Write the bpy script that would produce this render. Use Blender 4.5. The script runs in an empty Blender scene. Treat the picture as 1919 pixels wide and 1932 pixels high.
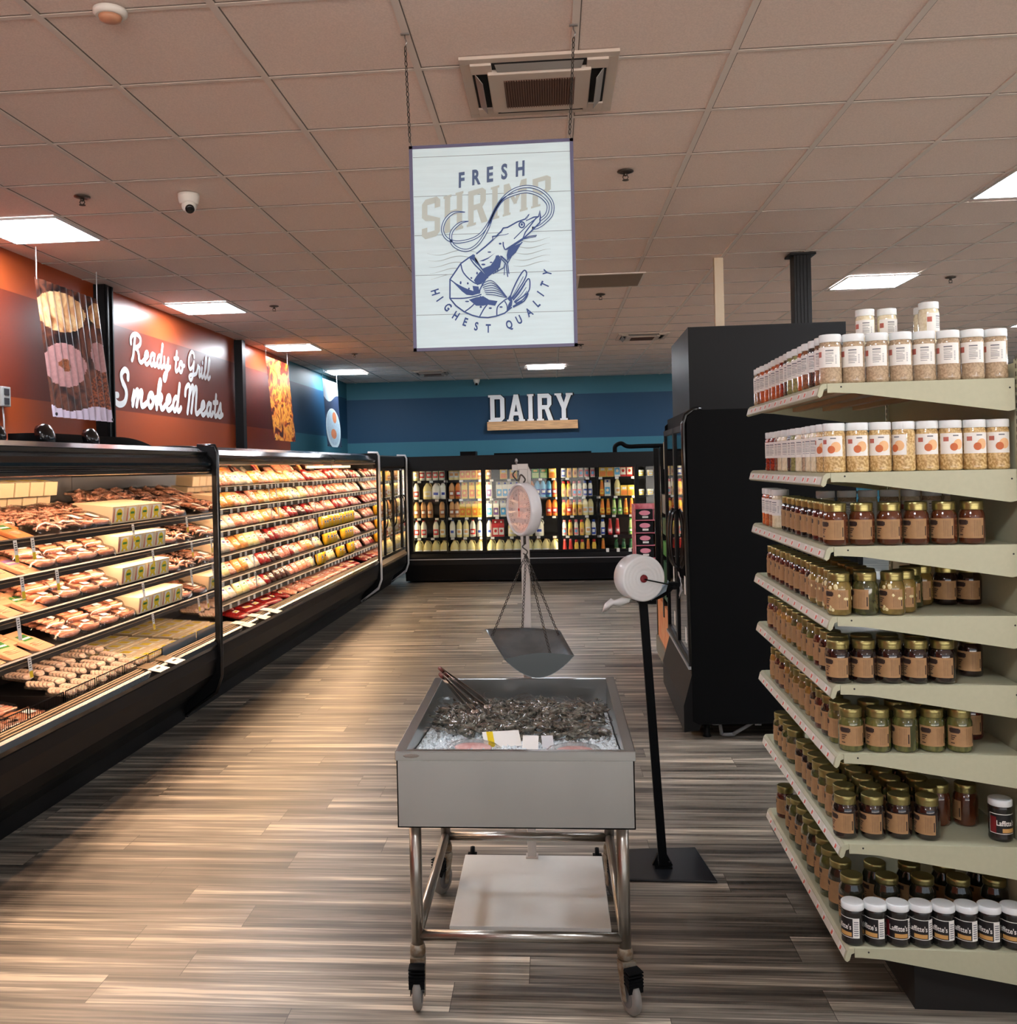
import bpy, bmesh, math, random
from mathutils import Vector, Matrix
random.seed(7)
sc = bpy.context.scene
COL = sc.collection
PI = math.pi

# ------------------------------------------------------------------ camera
FPX, IW, IH = 1810.0, 1919.0, 1932.0
YAW = math.atan((1041 - 890) / FPX)
ROLL = math.atan(0.0226)
cam_data = bpy.data.cameras.new('camera')
cam = bpy.data.objects.new('camera', cam_data); COL.objects.link(cam)
cam_data.sensor_fit = 'AUTO'; cam_data.sensor_width = 36.0
cam_data.lens = FPX / IH * 36.0
cam_data.shift_x = (959.5 - 890.0) / IH
cam_data.shift_y = (879.4 - 966.0) / IH
cam_data.clip_start = 0.05; cam_data.clip_end = 100
fw = Vector((-math.sin(YAW), math.cos(YAW), 0)); r0 = Vector((math.cos(YAW), math.sin(YAW), 0)); u0 = Vector((0, 0, 1))
c_, s_ = math.cos(ROLL), math.sin(ROLL)
R_ = r0 * c_ - u0 * s_; U_ = u0 * c_ + r0 * s_
cam.matrix_world = Matrix(((R_.x, U_.x, -fw.x, 0), (R_.y, U_.y, -fw.y, 0), (R_.z, U_.z, -fw.z, 1.8), (0, 0, 0, 1)))
sc.camera = cam

# ------------------------------------------------------------------ world and exposure
w = bpy.data.worlds.new('world'); sc.world = w; w.use_nodes = True
_t = w.node_tree; _bg = _t.nodes['Background']; _tc = _t.nodes.new('ShaderNodeTexCoord'); _sx = _t.nodes.new('ShaderNodeSeparateXYZ'); _cr = _t.nodes.new('ShaderNodeValToRGB')
_t.links.new(_tc.outputs['Generated'], _sx.inputs[0]); _mr = _t.nodes.new('ShaderNodeMapRange'); _mr.inputs[1].default_value = -1; _mr.inputs[2].default_value = 1
_t.links.new(_sx.outputs[2], _mr.inputs[0]); _t.links.new(_mr.outputs[0], _cr.inputs[0]); _t.links.new(_cr.outputs[0], _bg.inputs[0])
_cr.color_ramp.elements[0].position = .485; _cr.color_ramp.elements[0].color = (1, .90, .82, 1)      # bright lower half made up to light the ceiling through the added windows
_cr.color_ramp.elements[1].position = .515; _cr.color_ramp.elements[1].color = (.10, .115, .13, 1)     # upper half kept dim so shelves and floor stay darker
_bg.inputs[1].default_value = 4.5
sc.view_settings.view_transform = 'Standard'; sc.view_settings.look = 'None'
sc.view_settings.gamma = 1.0; sc.view_settings.use_curve_mapping = False
sc.view_settings.exposure = 1.0
PANEL_E = 26.0      # ceiling panels
STRIP_A = 25.0; STRIP_B = 15.0  # strengths of the added strips under the case shelves
TUBE_A = 32.0       # warm tubes of the near meat case
TUBE_B = 26.0       # tubes of the far meat case
TUBE_D = 15.0       # tubes behind the dairy doors

# ------------------------------------------------------------------ materials
def nt(name):
    m = bpy.data.materials.new(name); m.use_nodes = True
    return m, m.node_tree, m.node_tree.nodes['Principled BSDF']
def srgb(r, g, b):
    f = lambda c: (c / 12.92 if c <= .04045 else ((c + .055) / 1.055) ** 2.4)
    return (f(r / 255), f(g / 255), f(b / 255), 1)
def mat(name, col, rough=.5, metal=0, noise=0, scale=20, col2=None, coat=0, bump=0, stretch=None, emit=0, trans=0, ior=1.45, spec=None):
    m, t, b = nt(name)
    c = srgb(*col); N = t.nodes.new; L = t.links.new
    b.inputs['Base Color'].default_value = c
    b.inputs['Roughness'].default_value = rough; b.inputs['Metallic'].default_value = metal
    b.inputs['Coat Weight'].default_value = coat; b.inputs['Coat Roughness'].default_value = .08
    b.inputs['IOR'].default_value = ior
    if spec is not None: b.inputs['Specular IOR Level'].default_value = spec
    if emit:
        b.inputs['Emission Color'].default_value = c; b.inputs['Emission Strength'].default_value = emit
    if trans: b.inputs['Transmission Weight'].default_value = trans
    if noise or col2:
        tc = N('ShaderNodeTexCoord'); mp = N('ShaderNodeMapping'); nz = N('ShaderNodeTexNoise')
        if stretch: mp.inputs['Scale'].default_value = stretch
        nz.inputs['Scale'].default_value = scale; nz.inputs['Detail'].default_value = 4
        L(tc.outputs['Object'], mp.inputs[0]); L(mp.outputs[0], nz.inputs[0])
        cr = N('ShaderNodeValToRGB')
        a = c if col2 else tuple(x * (1 - noise) for x in c[:3]) + (1,)
        z = srgb(*col2) if col2 else tuple(min(1, x * (1 + noise)) for x in c[:3]) + (1,)
        cr.color_ramp.elements[0].position = .38; cr.color_ramp.elements[1].position = .62
        cr.color_ramp.elements[0].color = a; cr.color_ramp.elements[1].color = z
        L(nz.outputs[0], cr.inputs[0]); L(cr.outputs[0], b.inputs['Base Color'])
        if bump:
            bp = N('ShaderNodeBump'); bp.inputs['Strength'].default_value = bump; bp.inputs['Distance'].default_value = .01
            L(nz.outputs[0], bp.inputs['Height']); L(bp.outputs[0], b.inputs['Normal'])
    return m
def film_mat(name, gloss=.12, tint=(1, 1, 1), rough=.12, fr=.6):
    m = bpy.data.materials.new(name); m.use_nodes = True; t = m.node_tree
    t.nodes.clear(); N = t.nodes.new; L = t.links.new
    o = N('ShaderNodeOutputMaterial'); mx = N('ShaderNodeMixShader'); tr = N('ShaderNodeBsdfTransparent'); gl = N('ShaderNodeBsdfGlossy')
    tr.inputs[0].default_value = tint + (1,); gl.inputs['Roughness'].default_value = rough
    lw = N('ShaderNodeLayerWeight'); lw.inputs[0].default_value = .25
    ma = N('ShaderNodeMath'); ma.operation = 'MULTIPLY_ADD'; ma.inputs[1].default_value = fr; ma.inputs[2].default_value = gloss
    L(lw.outputs['Fresnel'], ma.inputs[0]); L(ma.outputs[0], mx.inputs[0]); L(tr.outputs[0], mx.inputs[1]); L(gl.outputs[0], mx.inputs[2]); L(mx.outputs[0], o.inputs[0])
    return m
M = {}
M['black'] = mat('black_powder_coat', (7, 8, 10), .6, spec=.12)
M['gloss_black'] = mat('gloss_black_plastic', (14, 15, 17), .2, coat=.3)
M['case_black'] = mat('case_black_paint', (12, 12, 14), .45, spec=.25)
M['dark_in'] = mat('dark_case_interior', (38, 34, 32), .5)
M['rail_dark'] = mat('dark_price_rail', (40, 32, 28), .3)
M['silver'] = mat('silver_trim', (190, 192, 196), .3, metal=.8)
M['white_trim'] = mat('white_trim', (210, 212, 214), .4)
M['tan_rail'] = mat('tan_bumper_rail', (186, 160, 128), .25, metal=.45)
M['mirror'] = mat('mirror_panel', (225, 225, 225), .04, metal=1)
M['glass'] = film_mat('door_glass', .012, (.95, .97, .97), .02, .15)
M['film'] = film_mat('clear_film', .06, (1, .99, .98), .14)
M['white'] = mat('white_card', (235, 232, 226), .5)
M['paper'] = mat('paper_label', (240, 238, 232), .6)
M['yellow'] = mat('yellow_print', (235, 205, 40), .5)
M['red'] = mat('red_print', (200, 40, 35), .5)
M['blue'] = mat('blue_print', (40, 60, 150), .5)
M['green'] = mat('green_print', (60, 130, 60), .5)
M['ink'] = mat('dark_ink', (40, 38, 42), .6)
M['tube_w'] = mat('warm_tube', (255, 206, 164), .5, emit=TUBE_A)
M['tube_b'] = mat('warm_white_tube', (255, 208, 158), .5, emit=TUBE_B)
M['strip_w'] = mat('added_warm_shelf_light', (255, 212, 174), .5, emit=STRIP_A)
M['strip_b'] = mat('added_warm_white_shelf_light', (255, 212, 168), .5, emit=STRIP_B)
M['tube_d'] = mat('door_tube', (255, 232, 190), .5, emit=TUBE_D)
M['diffuser'] = mat('lit_diffuser', (240, 246, 255), .5, emit=PANEL_E)
M['chain'] = mat('dark_chain_steel', (70, 66, 62), .4, metal=.8)
M['steel'] = mat('brushed_stainless', (198, 200, 198), .27, metal=1, noise=.05, scale=3, stretch=(1, 1, .2))
M['tubesteel'] = mat('tubular_stainless', (168, 164, 156), .3, metal=1)

# ------------------------------------------------------------------ mesh builder
class MB:
    def __init__(s): s.v = []; s.f = []; s.m = []; s.sm = []
    def add(s, vs, fs, mi=0, smooth=False):
        o = len(s.v); s.v += [tuple(v) for v in vs]
        for f in fs: s.f.append([i + o for i in f]); s.m.append(mi); s.sm.append(smooth)
    def box(s, x0, x1, y0, y1, z0, z1, mi=0):
        s.add([(x, y, z) for z in (z0, z1) for y in (y0, y1) for x in (x0, x1)],
              [(0, 2, 3, 1), (4, 5, 7, 6), (0, 1, 5, 4), (2, 6, 7, 3), (0, 4, 6, 2), (1, 3, 7, 5)], mi)
        return s
    def quad(s, a, b, c, d, mi=0): s.add([a, b, c, d], [(0, 1, 2, 3)], mi); return s
    def prism(s, pts, off, mi=0, smooth=False):
        n = len(pts); off = Vector(off)
        s.add([Vector(p) for p in pts] + [Vector(p) + off for p in pts],
              [tuple(range(n))[::-1], tuple(range(n, 2 * n))], mi)
        o = len(s.v) - 2 * n
        for i in range(n):
            j = (i + 1) % n
            s.f.append([o + i, o + j, o + n + j, o + n + i]); s.m.append(mi); s.sm.append(smooth)
        return s
    def lathe(s, prof, cx=0, cy=0, cz=0, n=20, mi=0, axis='z', smooth=True, cap=True):
        vs = []; fs = []
        for r, h in prof:
            for k in range(n):
                a = 2 * PI * k / n; p = (r * math.cos(a), r * math.sin(a), h)
                if axis == 'x': p = (p[2], p[0], p[1])
                if axis == 'y': p = (p[1], p[2], p[0])
                vs.append((cx + p[0], cy + p[1], cz + p[2]))
        for i in range(len(prof) - 1):
            for k in range(n):
                k2 = (k + 1) % n
                fs.append((i * n + k, i * n + k2, (i + 1) * n + k2, (i + 1) * n + k))
        s.add(vs, fs, mi, smooth)
        if cap:
            o = len(s.v) - len(vs)
            s.f.append([o + k for k in range(n)][::-1]); s.m.append(mi); s.sm.append(False)
            e = o + (len(prof) - 1) * n
            s.f.append([e + k for k in range(n)]); s.m.append(mi); s.sm.append(False)
        return s
    def tube(s, pts, r, n=8, mi=0, closed=False, smooth=True):
        pts = [Vector(p) for p in pts]; rings = []; m = len(pts)
        rr = r if isinstance(r, (list, tuple)) else [r] * m
        up = None
        for i, p in enumerate(pts):
            if closed: d = pts[(i + 1) % m] - pts[i - 1]
            else: d = pts[min(i + 1, m - 1)] - pts[max(i - 1, 0)]
            d = d.normalized() if d.length > 1e-9 else Vector((0, 0, 1))
            if up is None: up = Vector((0, 0, 1)) if abs(d.z) < .9 else Vector((1, 0, 0))
            a = d.cross(up)
            if a.length < 1e-6: a = d.orthogonal()
            a.normalize(); b = a.cross(d).normalized(); up = b
            rings.append([p + a * math.cos(2 * PI * k / n) * rr[i] + b * math.sin(2 * PI * k / n) * rr[i] for k in range(n)])
        vs = [v for q in rings for v in q]; fs = []
        for i in range(m if closed else m - 1):
            j = (i + 1) % m
            for k in range(n):
                k2 = (k + 1) % n; fs.append((i * n + k, i * n + k2, j * n + k2, j * n + k))
        s.add(vs, fs, mi, smooth)
        if not closed:
            o = len(s.v) - len(vs)
            s.f.append([o + k for k in range(n)][::-1]); s.m.append(mi); s.sm.append(False)
            s.f.append([o + (m - 1) * n + k for k in range(n)]); s.m.append(mi); s.sm.append(False)
        return s
    def ell(s, c, r, n=12, m=8, mi=0, rot=None):
        vs = []; fs = []
        for i in range(m + 1):
            t = PI * i / m
            for k in range(n):
                a = 2 * PI * k / n
                v = Vector((r[0] * math.sin(t) * math.cos(a), r[1] * math.sin(t) * math.sin(a), r[2] * math.cos(t)))
                if rot: v = rot @ v
                vs.append(v + Vector(c))
        for i in range(m):
            for k in range(n):
                k2 = (k + 1) % n; fs.append((i * n + k, (i + 1) * n + k, (i + 1) * n + k2, i * n + k2))
        s.add(vs, fs, mi, True); return s
    def ribbon(s, pts, wd, fn, mi=0, taper=False):
        # pts 2d centre line, wd full width, fn maps 2d -> 3d
        n = len(pts); L = []; R = []
        for i in range(n):
            a = pts[max(i - 1, 0)]; b = pts[min(i + 1, n - 1)]
            dx, dy = b[0] - a[0], b[1] - a[1]; l = math.hypot(dx, dy) or 1
            h = wd / 2
            if taper: h *= max(.25, math.sin(PI * min(1, max(0, (i + .6) / (n + .2)))))
            L.append((pts[i][0] - dy / l * h, pts[i][1] + dx / l * h)); R.append((pts[i][0] + dy / l * h, pts[i][1] - dx / l * h))
        vs = [fn(*p) for p in L] + [fn(*p) for p in R]
        s.add(vs, [(i, i + 1, n + i + 1, n + i) for i in range(n - 1)], mi)
        return s
    def build(s, name, mats, parent=None, bevel=0, seg=2, sub=0):
        me = bpy.data.meshes.new(name); me.from_pydata(s.v, [], s.f)
        if not isinstance(mats, (list, tuple)): mats = [mats]
        for x in mats: me.materials.append(M[x] if isinstance(x, str) else x)
        me.polygons.foreach_set('material_index', s.m); me.polygons.foreach_set('use_smooth', s.sm)
        me.update()
        bm = bmesh.new(); bm.from_mesh(me); bmesh.ops.recalc_face_normals(bm, faces=bm.faces); bm.to_mesh(me); bm.free()
        o = bpy.data.objects.new(name, me); COL.objects.link(o)
        if parent: o.parent = parent
        if bevel:
            b = o.modifiers.new('bevel', 'BEVEL'); b.width = bevel; b.segments = seg; b.limit_method = 'ANGLE'; b.angle_limit = math.radians(40)
        if sub:
            b = o.modifiers.new('sub', 'SUBSURF'); b.levels = sub; b.render_levels = sub
        return o
def smooth2(pts, k=6, closed=False):
    out = []; n = len(pts)
    rng = range(n if closed else n - 1)
    for i in rng:
        if closed: p0, p1, p2, p3 = pts[i - 1], pts[i], pts[(i + 1) % n], pts[(i + 2) % n]
        else: p0, p1, p2, p3 = pts[max(i - 1, 0)], pts[i], pts[i + 1], pts[min(i + 2, n - 1)]
        for j in range(k):
            t = j / k
            out.append(tuple(.5 * ((2 * b) + (-a + c) * t + (2 * a - 5 * b + 4 * c - d) * t * t + (-a + 3 * b - 3 * c + d) * t ** 3) for a, b, c, d in zip(p0, p1, p2, p3)))
    if not closed: out.append(tuple(pts[-1]))
    return out
def tag(o, label, cat, group=None, kind=None):
    if label: o['label'] = label
    if cat: o['category'] = cat
    if group: o['group'] = group
    if kind: o['kind'] = kind
    return o
def thing(name, label, cat, loc=(0, 0, 0), rz=0, group=None):
    o = bpy.data.objects.new(name, None); COL.objects.link(o); o.empty_display_size = .05
    o.location = loc; o.rotation_euler = (0, 0, rz)
    return tag(o, label, cat, group)
KIDS = {}
def dup(root, loc, rot=(0, 0, 0), label=None, group=None, scale=None):
    if root.name not in KIDS: KIDS[root.name] = [(c, list(c.children)) for c in root.children]
    r = root.copy(); COL.objects.link(r); r.location = loc; r.rotation_euler = rot
    if scale: r.scale = scale
    if label: r['label'] = label
    if group: r['group'] = group
    for ch, gs in KIDS[root.name]:
        c = ch.copy(); COL.objects.link(c); c.parent = r
        for g in gs:
            d = g.copy(); COL.objects.link(d); d.parent = c
    return r
USED = set()
def place(root, loc, rot=(0, 0, 0), label=None, group=None, scale=None):
    if root.name not in USED:
        USED.add(root.name)
        if root.name not in KIDS: KIDS[root.name] = [(c, list(c.children)) for c in root.children]
        root.location = loc; root.rotation_euler = rot
        if scale: root.scale = scale
        if label: root['label'] = label
        if group: root['group'] = group
        return root
    return dup(root, loc, rot, label, group, scale)
def drop(roots):
    for r in roots:
        if r.name not in USED:
            for c in list(r.children):
                for g in list(c.children): bpy.data.objects.remove(g)
                bpy.data.objects.remove(c)
            bpy.data.objects.remove(r)
def struct(mb, name, mats, **k):
    o = mb.build(name, mats, **k); o['kind'] = 'structure'; return o
ORD = ['first', 'second', 'third', 'fourth', 'fifth', 'sixth', 'seventh', 'eighth', 'ninth', 'tenth', 'eleventh', 'twelfth', 'thirteenth', 'fourteenth', 'fifteenth', 'sixteenth', 'seventeenth', 'eighteenth', 'nineteenth', 'twentieth']
def ordn(i):
    if i < 20: return ORD[i]
    t = ['twenty', 'thirty', 'forty', 'fifty', 'sixty'][(i + 1) // 10 - 2]; u = (i + 1) % 10
    if u == 0: return {'twenty': 'twentieth', 'thirty': 'thirtieth', 'forty': 'fortieth', 'fifty': 'fiftieth', 'sixty': 'sixtieth'}[t]
    return t + '-' + ORD[u - 1]

def glyphs(text, size=1.0, spacing=1.0, bold=0.0):
    cu = bpy.data.curves.new('t', 'FONT'); cu.body = text; cu.size = size; cu.space_character = spacing; cu.offset = bold
    cu.resolution_u = 3
    o = bpy.data.objects.new('t', cu); COL.objects.link(o)
    dg = bpy.context.evaluated_depsgraph_get(); me = o.evaluated_get(dg).to_mesh()
    vs = [(v.co.x, v.co.y) for v in me.vertices]; fs = [tuple(p.vertices) for p in me.polygons]
    o.evaluated_get(dg).to_mesh_clear(); bpy.data.objects.remove(o); bpy.data.curves.remove(cu)
    return vs, fs
def add_text(mb, text, fn, h, mi=0, xs=1.0, spacing=1.0, bold=0.0, center=False):
    # fn maps (x, y) in metres, baseline at y=0, to 3d; h = capital height
    vs, fs = glyphs(text, h / .69, spacing, bold)
    if not vs: return 0
    x0 = min(v[0] for v in vs); x1 = max(v[0] for v in vs)
    sh = -(x0 + x1) / 2 if center else -x0
    mb.add([fn((v[0] + sh) * xs, v[1]) for v in vs], fs, mi)
    return (x1 - x0) * xs

# polygons of slab-sided block capitals, unit height; each a list of convex pieces
def block(ch):
    W, t, c = .56, .155, .13
    def r(x0, y0, x1, y1): return [(x0, y0), (x1, y0), (x1, y1), (x0, y1)]
    if ch == 'D': return .56, [r(-.03, 0, .10, .08), r(-.03, .92, .10, 1), r(.04, 0, .04 + t, 1), [(.04, 0), (W - c, 0), (W - c - .04, t), (.04, t)], [(.04, 1 - t), (W - c - .04, 1 - t), (W - c, 1), (.04, 1)],
                              [(W - c, 0), (W, c), (W - t, c + .06), (W - c - .04, t)], r(W - t, c, W, 1 - c), [(W - t, 1 - c - .06), (W, 1 - c), (W - c, 1), (W - c - .04, 1 - t)]]
    if ch == 'A': return .62, [[(0.02, 0), (.18, 0), (.36, .85), (.24, 1)], [(.44, 0), (.60, 0), (.40, 1), (.28, .85)], r(.16, .22, .46, .36), r(-.02, 0, .22, .07), r(.40, 0, .64, .07), [(.22, .86), (.42, .86), (.40, 1), (.24, 1)]]
    if ch == 'I': return .24, [r(.04, 0, .04 + t, 1), r(0, 0, .24, .07), r(0, .93, .24, 1)]
    if ch == 'R': return .58, [r(0, 0, .26, .07), r(.04, 0, .04 + t, 1), r(.04, 1 - t, .44, 1), r(.04, .42, .42, .42 + t), [(.44, 1), (.54, .9), (.54 - t, .84), (.40, 1 - t)], r(.54 - t, .6, .54, .9), [(.54 - t, .62), (.54, .6), (.42, .42), (.38, .57)], [(.28, .46), (.44, .46), (.60, 0), (.42, 0)]]
    if ch == 'Y': return .60, [[(0, 1), (.18, 1), (.38, .45), (.22, .45)], [(.42, 1), (.60, 1), (.38, .42), (.24, .45)], r(.22, 0, .22 + t, .5), r(.16, 0, .44, .07), r(-.03, .93, .22, 1), r(.38, .93, .63, 1)]
    if ch == 'S': return .52, [r(.1, 1 - t, .42, 1), [(.1, 1), (0, .9), (t, .84), (.1 + .03, 1 - t)], r(0, .56, t, .9), [(0, .56), (t, .60), (.5, .44), (.5, .4), (.42, .38), (.1, .46)], r(.52 - t, .1, .52, .44), [(.52, .1), (.42, 0), (.38, t), (.52 - t, .16)], r(.1, 0, .42, t), [(0, .1), (.1, 0), (.13, t), (t, .16)], r(0, .1, t, .28), r(.52 - t, .72, .52, .9), [(.52, .9), (.42, 1), (.38, 1 - t), (.52 - t, .84)]]
    if ch == 'H': return .56, [r(.03, 0, .03 + t, 1), r(.53 - t, 0, .53, 1), r(.03, .43, .53, .57), r(0, 0, .22, .07), r(.34, 0, .56, .07), r(0, .93, .22, 1), r(.34, .93, .56, 1)]
    if ch == 'M': return .70, [r(.03, 0, .03 + t, 1), r(.67 - t, 0, .67, 1), [(.03, 1), (.18, 1), (.40, .3), (.32, .3)], [(.67, 1), (.52, 1), (.30, .3), (.38, .3)], r(0, 0, .22, .07), r(.48, 0, .70, .07)]
    if ch == 'P': return .56, [r(0, 0, .26, .07), r(.04, 0, .04 + t, 1), r(.04, 1 - t, .44, 1), r(.04, .38, .44, .38 + t), [(.44, 1), (.55, .9), (.55 - t, .84), (.40, 1 - t)], r(.55 - t, .48, .55, .9), [(.55 - t, .54), (.55, .48), (.44, .38), (.40, .53)]]
def block_text(mb, text, fn, h, gap=.1, depth=None, mi=0, xs=1):
    x = 0
    for ch in text:
        wd, pcs = block(ch)
        for k, pc in enumerate(pcs):
            pts = [fn((x + px) * h * xs, py * h) for px, py in pc]
            if depth: mb.prism([Vector(p) for p in pts], depth, mi)
            else: mb.add(pts, [tuple(range(len(pts)))], mi)
        x += wd + gap
    return (x - gap) * h * xs

# left run of cases: local frame (x = 0 front plane, y along the run)
RUN_R = -0.0228
def run(lx, ly, z=0):
    c, s = math.cos(RUN_R), math.sin(RUN_R)
    return (-2.45 + lx * c - ly * s, 6.8 + lx * s + ly * c, z)

# ================================================================== SETTING
def floor_mat():
    m, t, b = nt('plank_floor'); N = t.nodes.new; L = t.links.new
    tc = N('ShaderNodeTexCoord')
    sx = N('ShaderNodeSeparateXYZ'); L(tc.outputs['Object'], sx.inputs[0])
    dv = N('ShaderNodeMath'); dv.operation = 'DIVIDE'; dv.inputs[1].default_value = .185; L(sx.outputs[1], dv.inputs[0])
    fl = N('ShaderNodeMath'); fl.operation = 'FLOOR'; L(dv.outputs[0], fl.inputs[0])
    wn = N('ShaderNodeTexWhiteNoise'); wn.noise_dimensions = '1D'; L(fl.outputs[0], wn.inputs['W'])
    xa = N('ShaderNodeMath'); xa.operation = 'MULTIPLY_ADD'; xa.inputs[1].default_value = 5; L(wn.outputs['Value'], xa.inputs[0]); L(sx.outputs[0], xa.inputs[2])
    cb = N('ShaderNodeCombineXYZ'); L(xa.outputs[0], cb.inputs[0]); L(sx.outputs[1], cb.inputs[1])
    br = N('ShaderNodeTexBrick'); br.offset = 0; br.offset_frequency = 1
    br.inputs['Scale'].default_value = 1; br.inputs['Brick Width'].default_value = 1.25; br.inputs['Row Height'].default_value = .185
    br.inputs['Mortar Size'].default_value = .0012; br.inputs['Mortar Smooth'].default_value = .3; br.inputs['Bias'].default_value = -.1
    br.inputs['Color1'].default_value = (0, 0, 0, 1); br.inputs['Color2'].default_value = (1, 1, 1, 1); br.inputs['Mortar'].default_value = (.2, .2, .2, 1)
    L(cb.outputs[0], br.inputs['Vector'])
    # per plank shift of the grain
    mp = N('ShaderNodeMapping'); mp.inputs['Scale'].default_value = (.55, 13, 1); L(tc.outputs['Object'], mp.inputs[0])
    ad = N('ShaderNodeVectorMath'); ad.operation = 'MULTIPLY_ADD'; ad.inputs[1].default_value = (7, 0, 9); L(br.outputs['Color'], ad.inputs[0]); L(mp.outputs[0], ad.inputs[2])
    n1 = N('ShaderNodeTexNoise'); n1.inputs['Scale'].default_value = 1.3; n1.inputs['Detail'].default_value = 5; n1.inputs['Roughness'].default_value = .6; n1.inputs['Distortion'].default_value = .25
    L(ad.outputs[0], n1.inputs[0])
    mp2 = N('ShaderNodeMapping'); mp2.inputs['Scale'].default_value = (1.2, 60, 1); L(tc.outputs['Object'], mp2.inputs[0])
    n2 = N('ShaderNodeTexNoise'); n2.inputs['Scale'].default_value = 1.5; n2.inputs['Detail'].default_value = 6; L(mp2.outputs[0], n2.inputs[0])
    mx = N('ShaderNodeMix'); mx.data_type = 'FLOAT'; mx.inputs[0].default_value = .3; L(n1.outputs[0], mx.inputs[2]); L(n2.outputs[0], mx.inputs[3])
    ma = N('ShaderNodeMath'); ma.operation = 'MULTIPLY_ADD'; ma.inputs[1].default_value = .09; L(br.outputs['Color'], ma.inputs[0]); L(mx.outputs[0], ma.inputs[2])
    cr = N('ShaderNodeValToRGB'); e = cr.color_ramp.elements
    e[0].position = .37; e[0].color = srgb(52, 48, 44); e[1].position = .80; e[1].color = srgb(222, 204, 184)
    for p, c in ((.47, (82, 76, 69)), (.55, (122, 115, 104)), (.61, (148, 139, 126)), (.66, (200, 188, 169))):
        q = e.new(p); q.color = srgb(*c)
    L(ma.outputs[0], cr.inputs[0])
    mm = N('ShaderNodeMix'); mm.data_type = 'RGBA'; mm.inputs[7].default_value = srgb(48, 42, 38); L(br.outputs['Fac'], mm.inputs[0]); L(cr.outputs[0], mm.inputs[6])
    L(mm.outputs[2], b.inputs['Base Color'])
    b.inputs['Roughness'].default_value = .38
    bp = N('ShaderNodeBump'); bp.inputs['Strength'].default_value = .12; bp.inputs['Distance'].default_value = .004; L(n2.outputs[0], bp.inputs['Height']); L(bp.outputs[0], b.inputs['Normal'])
    return m
M['floor'] = floor_mat()
M['tile'] = mat('ceiling_tile', (242, 224, 214), .9, noise=.05, scale=140)
M['grid'] = mat('ceiling_grid', (232, 222, 214), .6)
M['gap'] = mat('ceiling_reveal', (110, 98, 90), .8)
M['or1'] = mat('orange_paint', (164, 72, 33), .33); M['or2'] = mat('rust_paint', (114, 44, 26), .36)
M['te1'] = mat('teal_paint', (50, 104, 120), .55, spec=.3); M['te2'] = mat('deep_blue_paint', (24, 62, 90), .55, spec=.3)
M['greywall'] = mat('grey_wall_paint', (150, 142, 134), .8)
XL, XR, YB, YF, ZC = -3.85, 12.0, 17.95, -7.0, 3.42
struct(MB().quad((XL - .2, YF, 0), (XR, YF, 0), (XR, YB + .2, 0), (XL - .2, YB + .2, 0)), 'floor', 'floor')
mb = MB(); YS = 13.95
for (z0, z1, a, b_) in ((0, 2.37, 0, 2), (2.37, 3.13, 1, 3), (3.13, ZC, 0, 2)):
    z1 += .06 * (z1 == ZC); mb.box(XL - .12, XL, YF, YS, z0, z1, a); mb.box(XL - .12, XL, YS, YB + .1, z0, z1, b_)
struct(mb, 'wall_left', ['or1', 'or2', 'te1', 'te2'])
mb = MB()
for (z0, z1, a) in ((0, 2.28, 0), (2.28, 3.10, 1), (3.10, ZC, 0)): mb.box(XL - .1, XR + .1, YB, YB + .12, z0, z1 + .06 * (z1 == ZC), a)
struct(mb, 'wall_back', ['te1', 'te2'])
struct(MB().box(XR, XR + .12, YF - .1, YB + .1, 0, ZC + .06), 'wall_right', 'greywall')
mb = MB(); mb.box(XL, XR, YF - .12, YF, 0, .25); mb.box(XL, XR, YF - .12, YF, 3.1, ZC + .06)
for x in (XL, -.2, 3.9, 8.0, XR - .3): mb.box(x, x + .3, YF - .12, YF, .25, 3.1)  # openings added in the unseen front wall to admit world light
struct(mb, 'wall_front', 'greywall')
for i, x in enumerate((XL + .3, .1, 4.2, 8.3)):
    mb = MB(); x1 = (x + 3.4) if i == 0 else x + 3.7
    struct(MB().box(x, x1 - .0, YF - .06, YF - .05, .25, 3.1), 'added_window_%d' % (i + 1), film_mat('added_storefront_glass', .02))  # glazing added behind the camera to let world light onto the ceiling
# ceiling: tiles with a hanging grid, 0.632 m pitch
T = .632
mb = MB(); mb.box(XL - .1, XR + .1, YF - .1, YB + .1, ZC + .004, ZC + .05, 0)
gx = [.125 + T * k for k in range(-7, 20) if XL < .125 + T * k < XR]; gy = [3.88 + T * k for k in range(-18, 23) if YF < 3.88 + T * k < YB]
for x in gx: mb.box(x - .014, x + .014, YF, YB, ZC - .002, ZC + .004, 1); mb.box(x + .014, x + .018, YF, YB, ZC + .001, ZC + .004, 2)
for y in gy: mb.box(XL, XR, y - .011, y + .011, ZC - .001, ZC + .004, 1); mb.box(XL, XR, y - .015, y - .011, ZC + .001, ZC + .004, 2)
struct(mb, 'ceiling', ['tile', 'grid', 'gap'])

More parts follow.
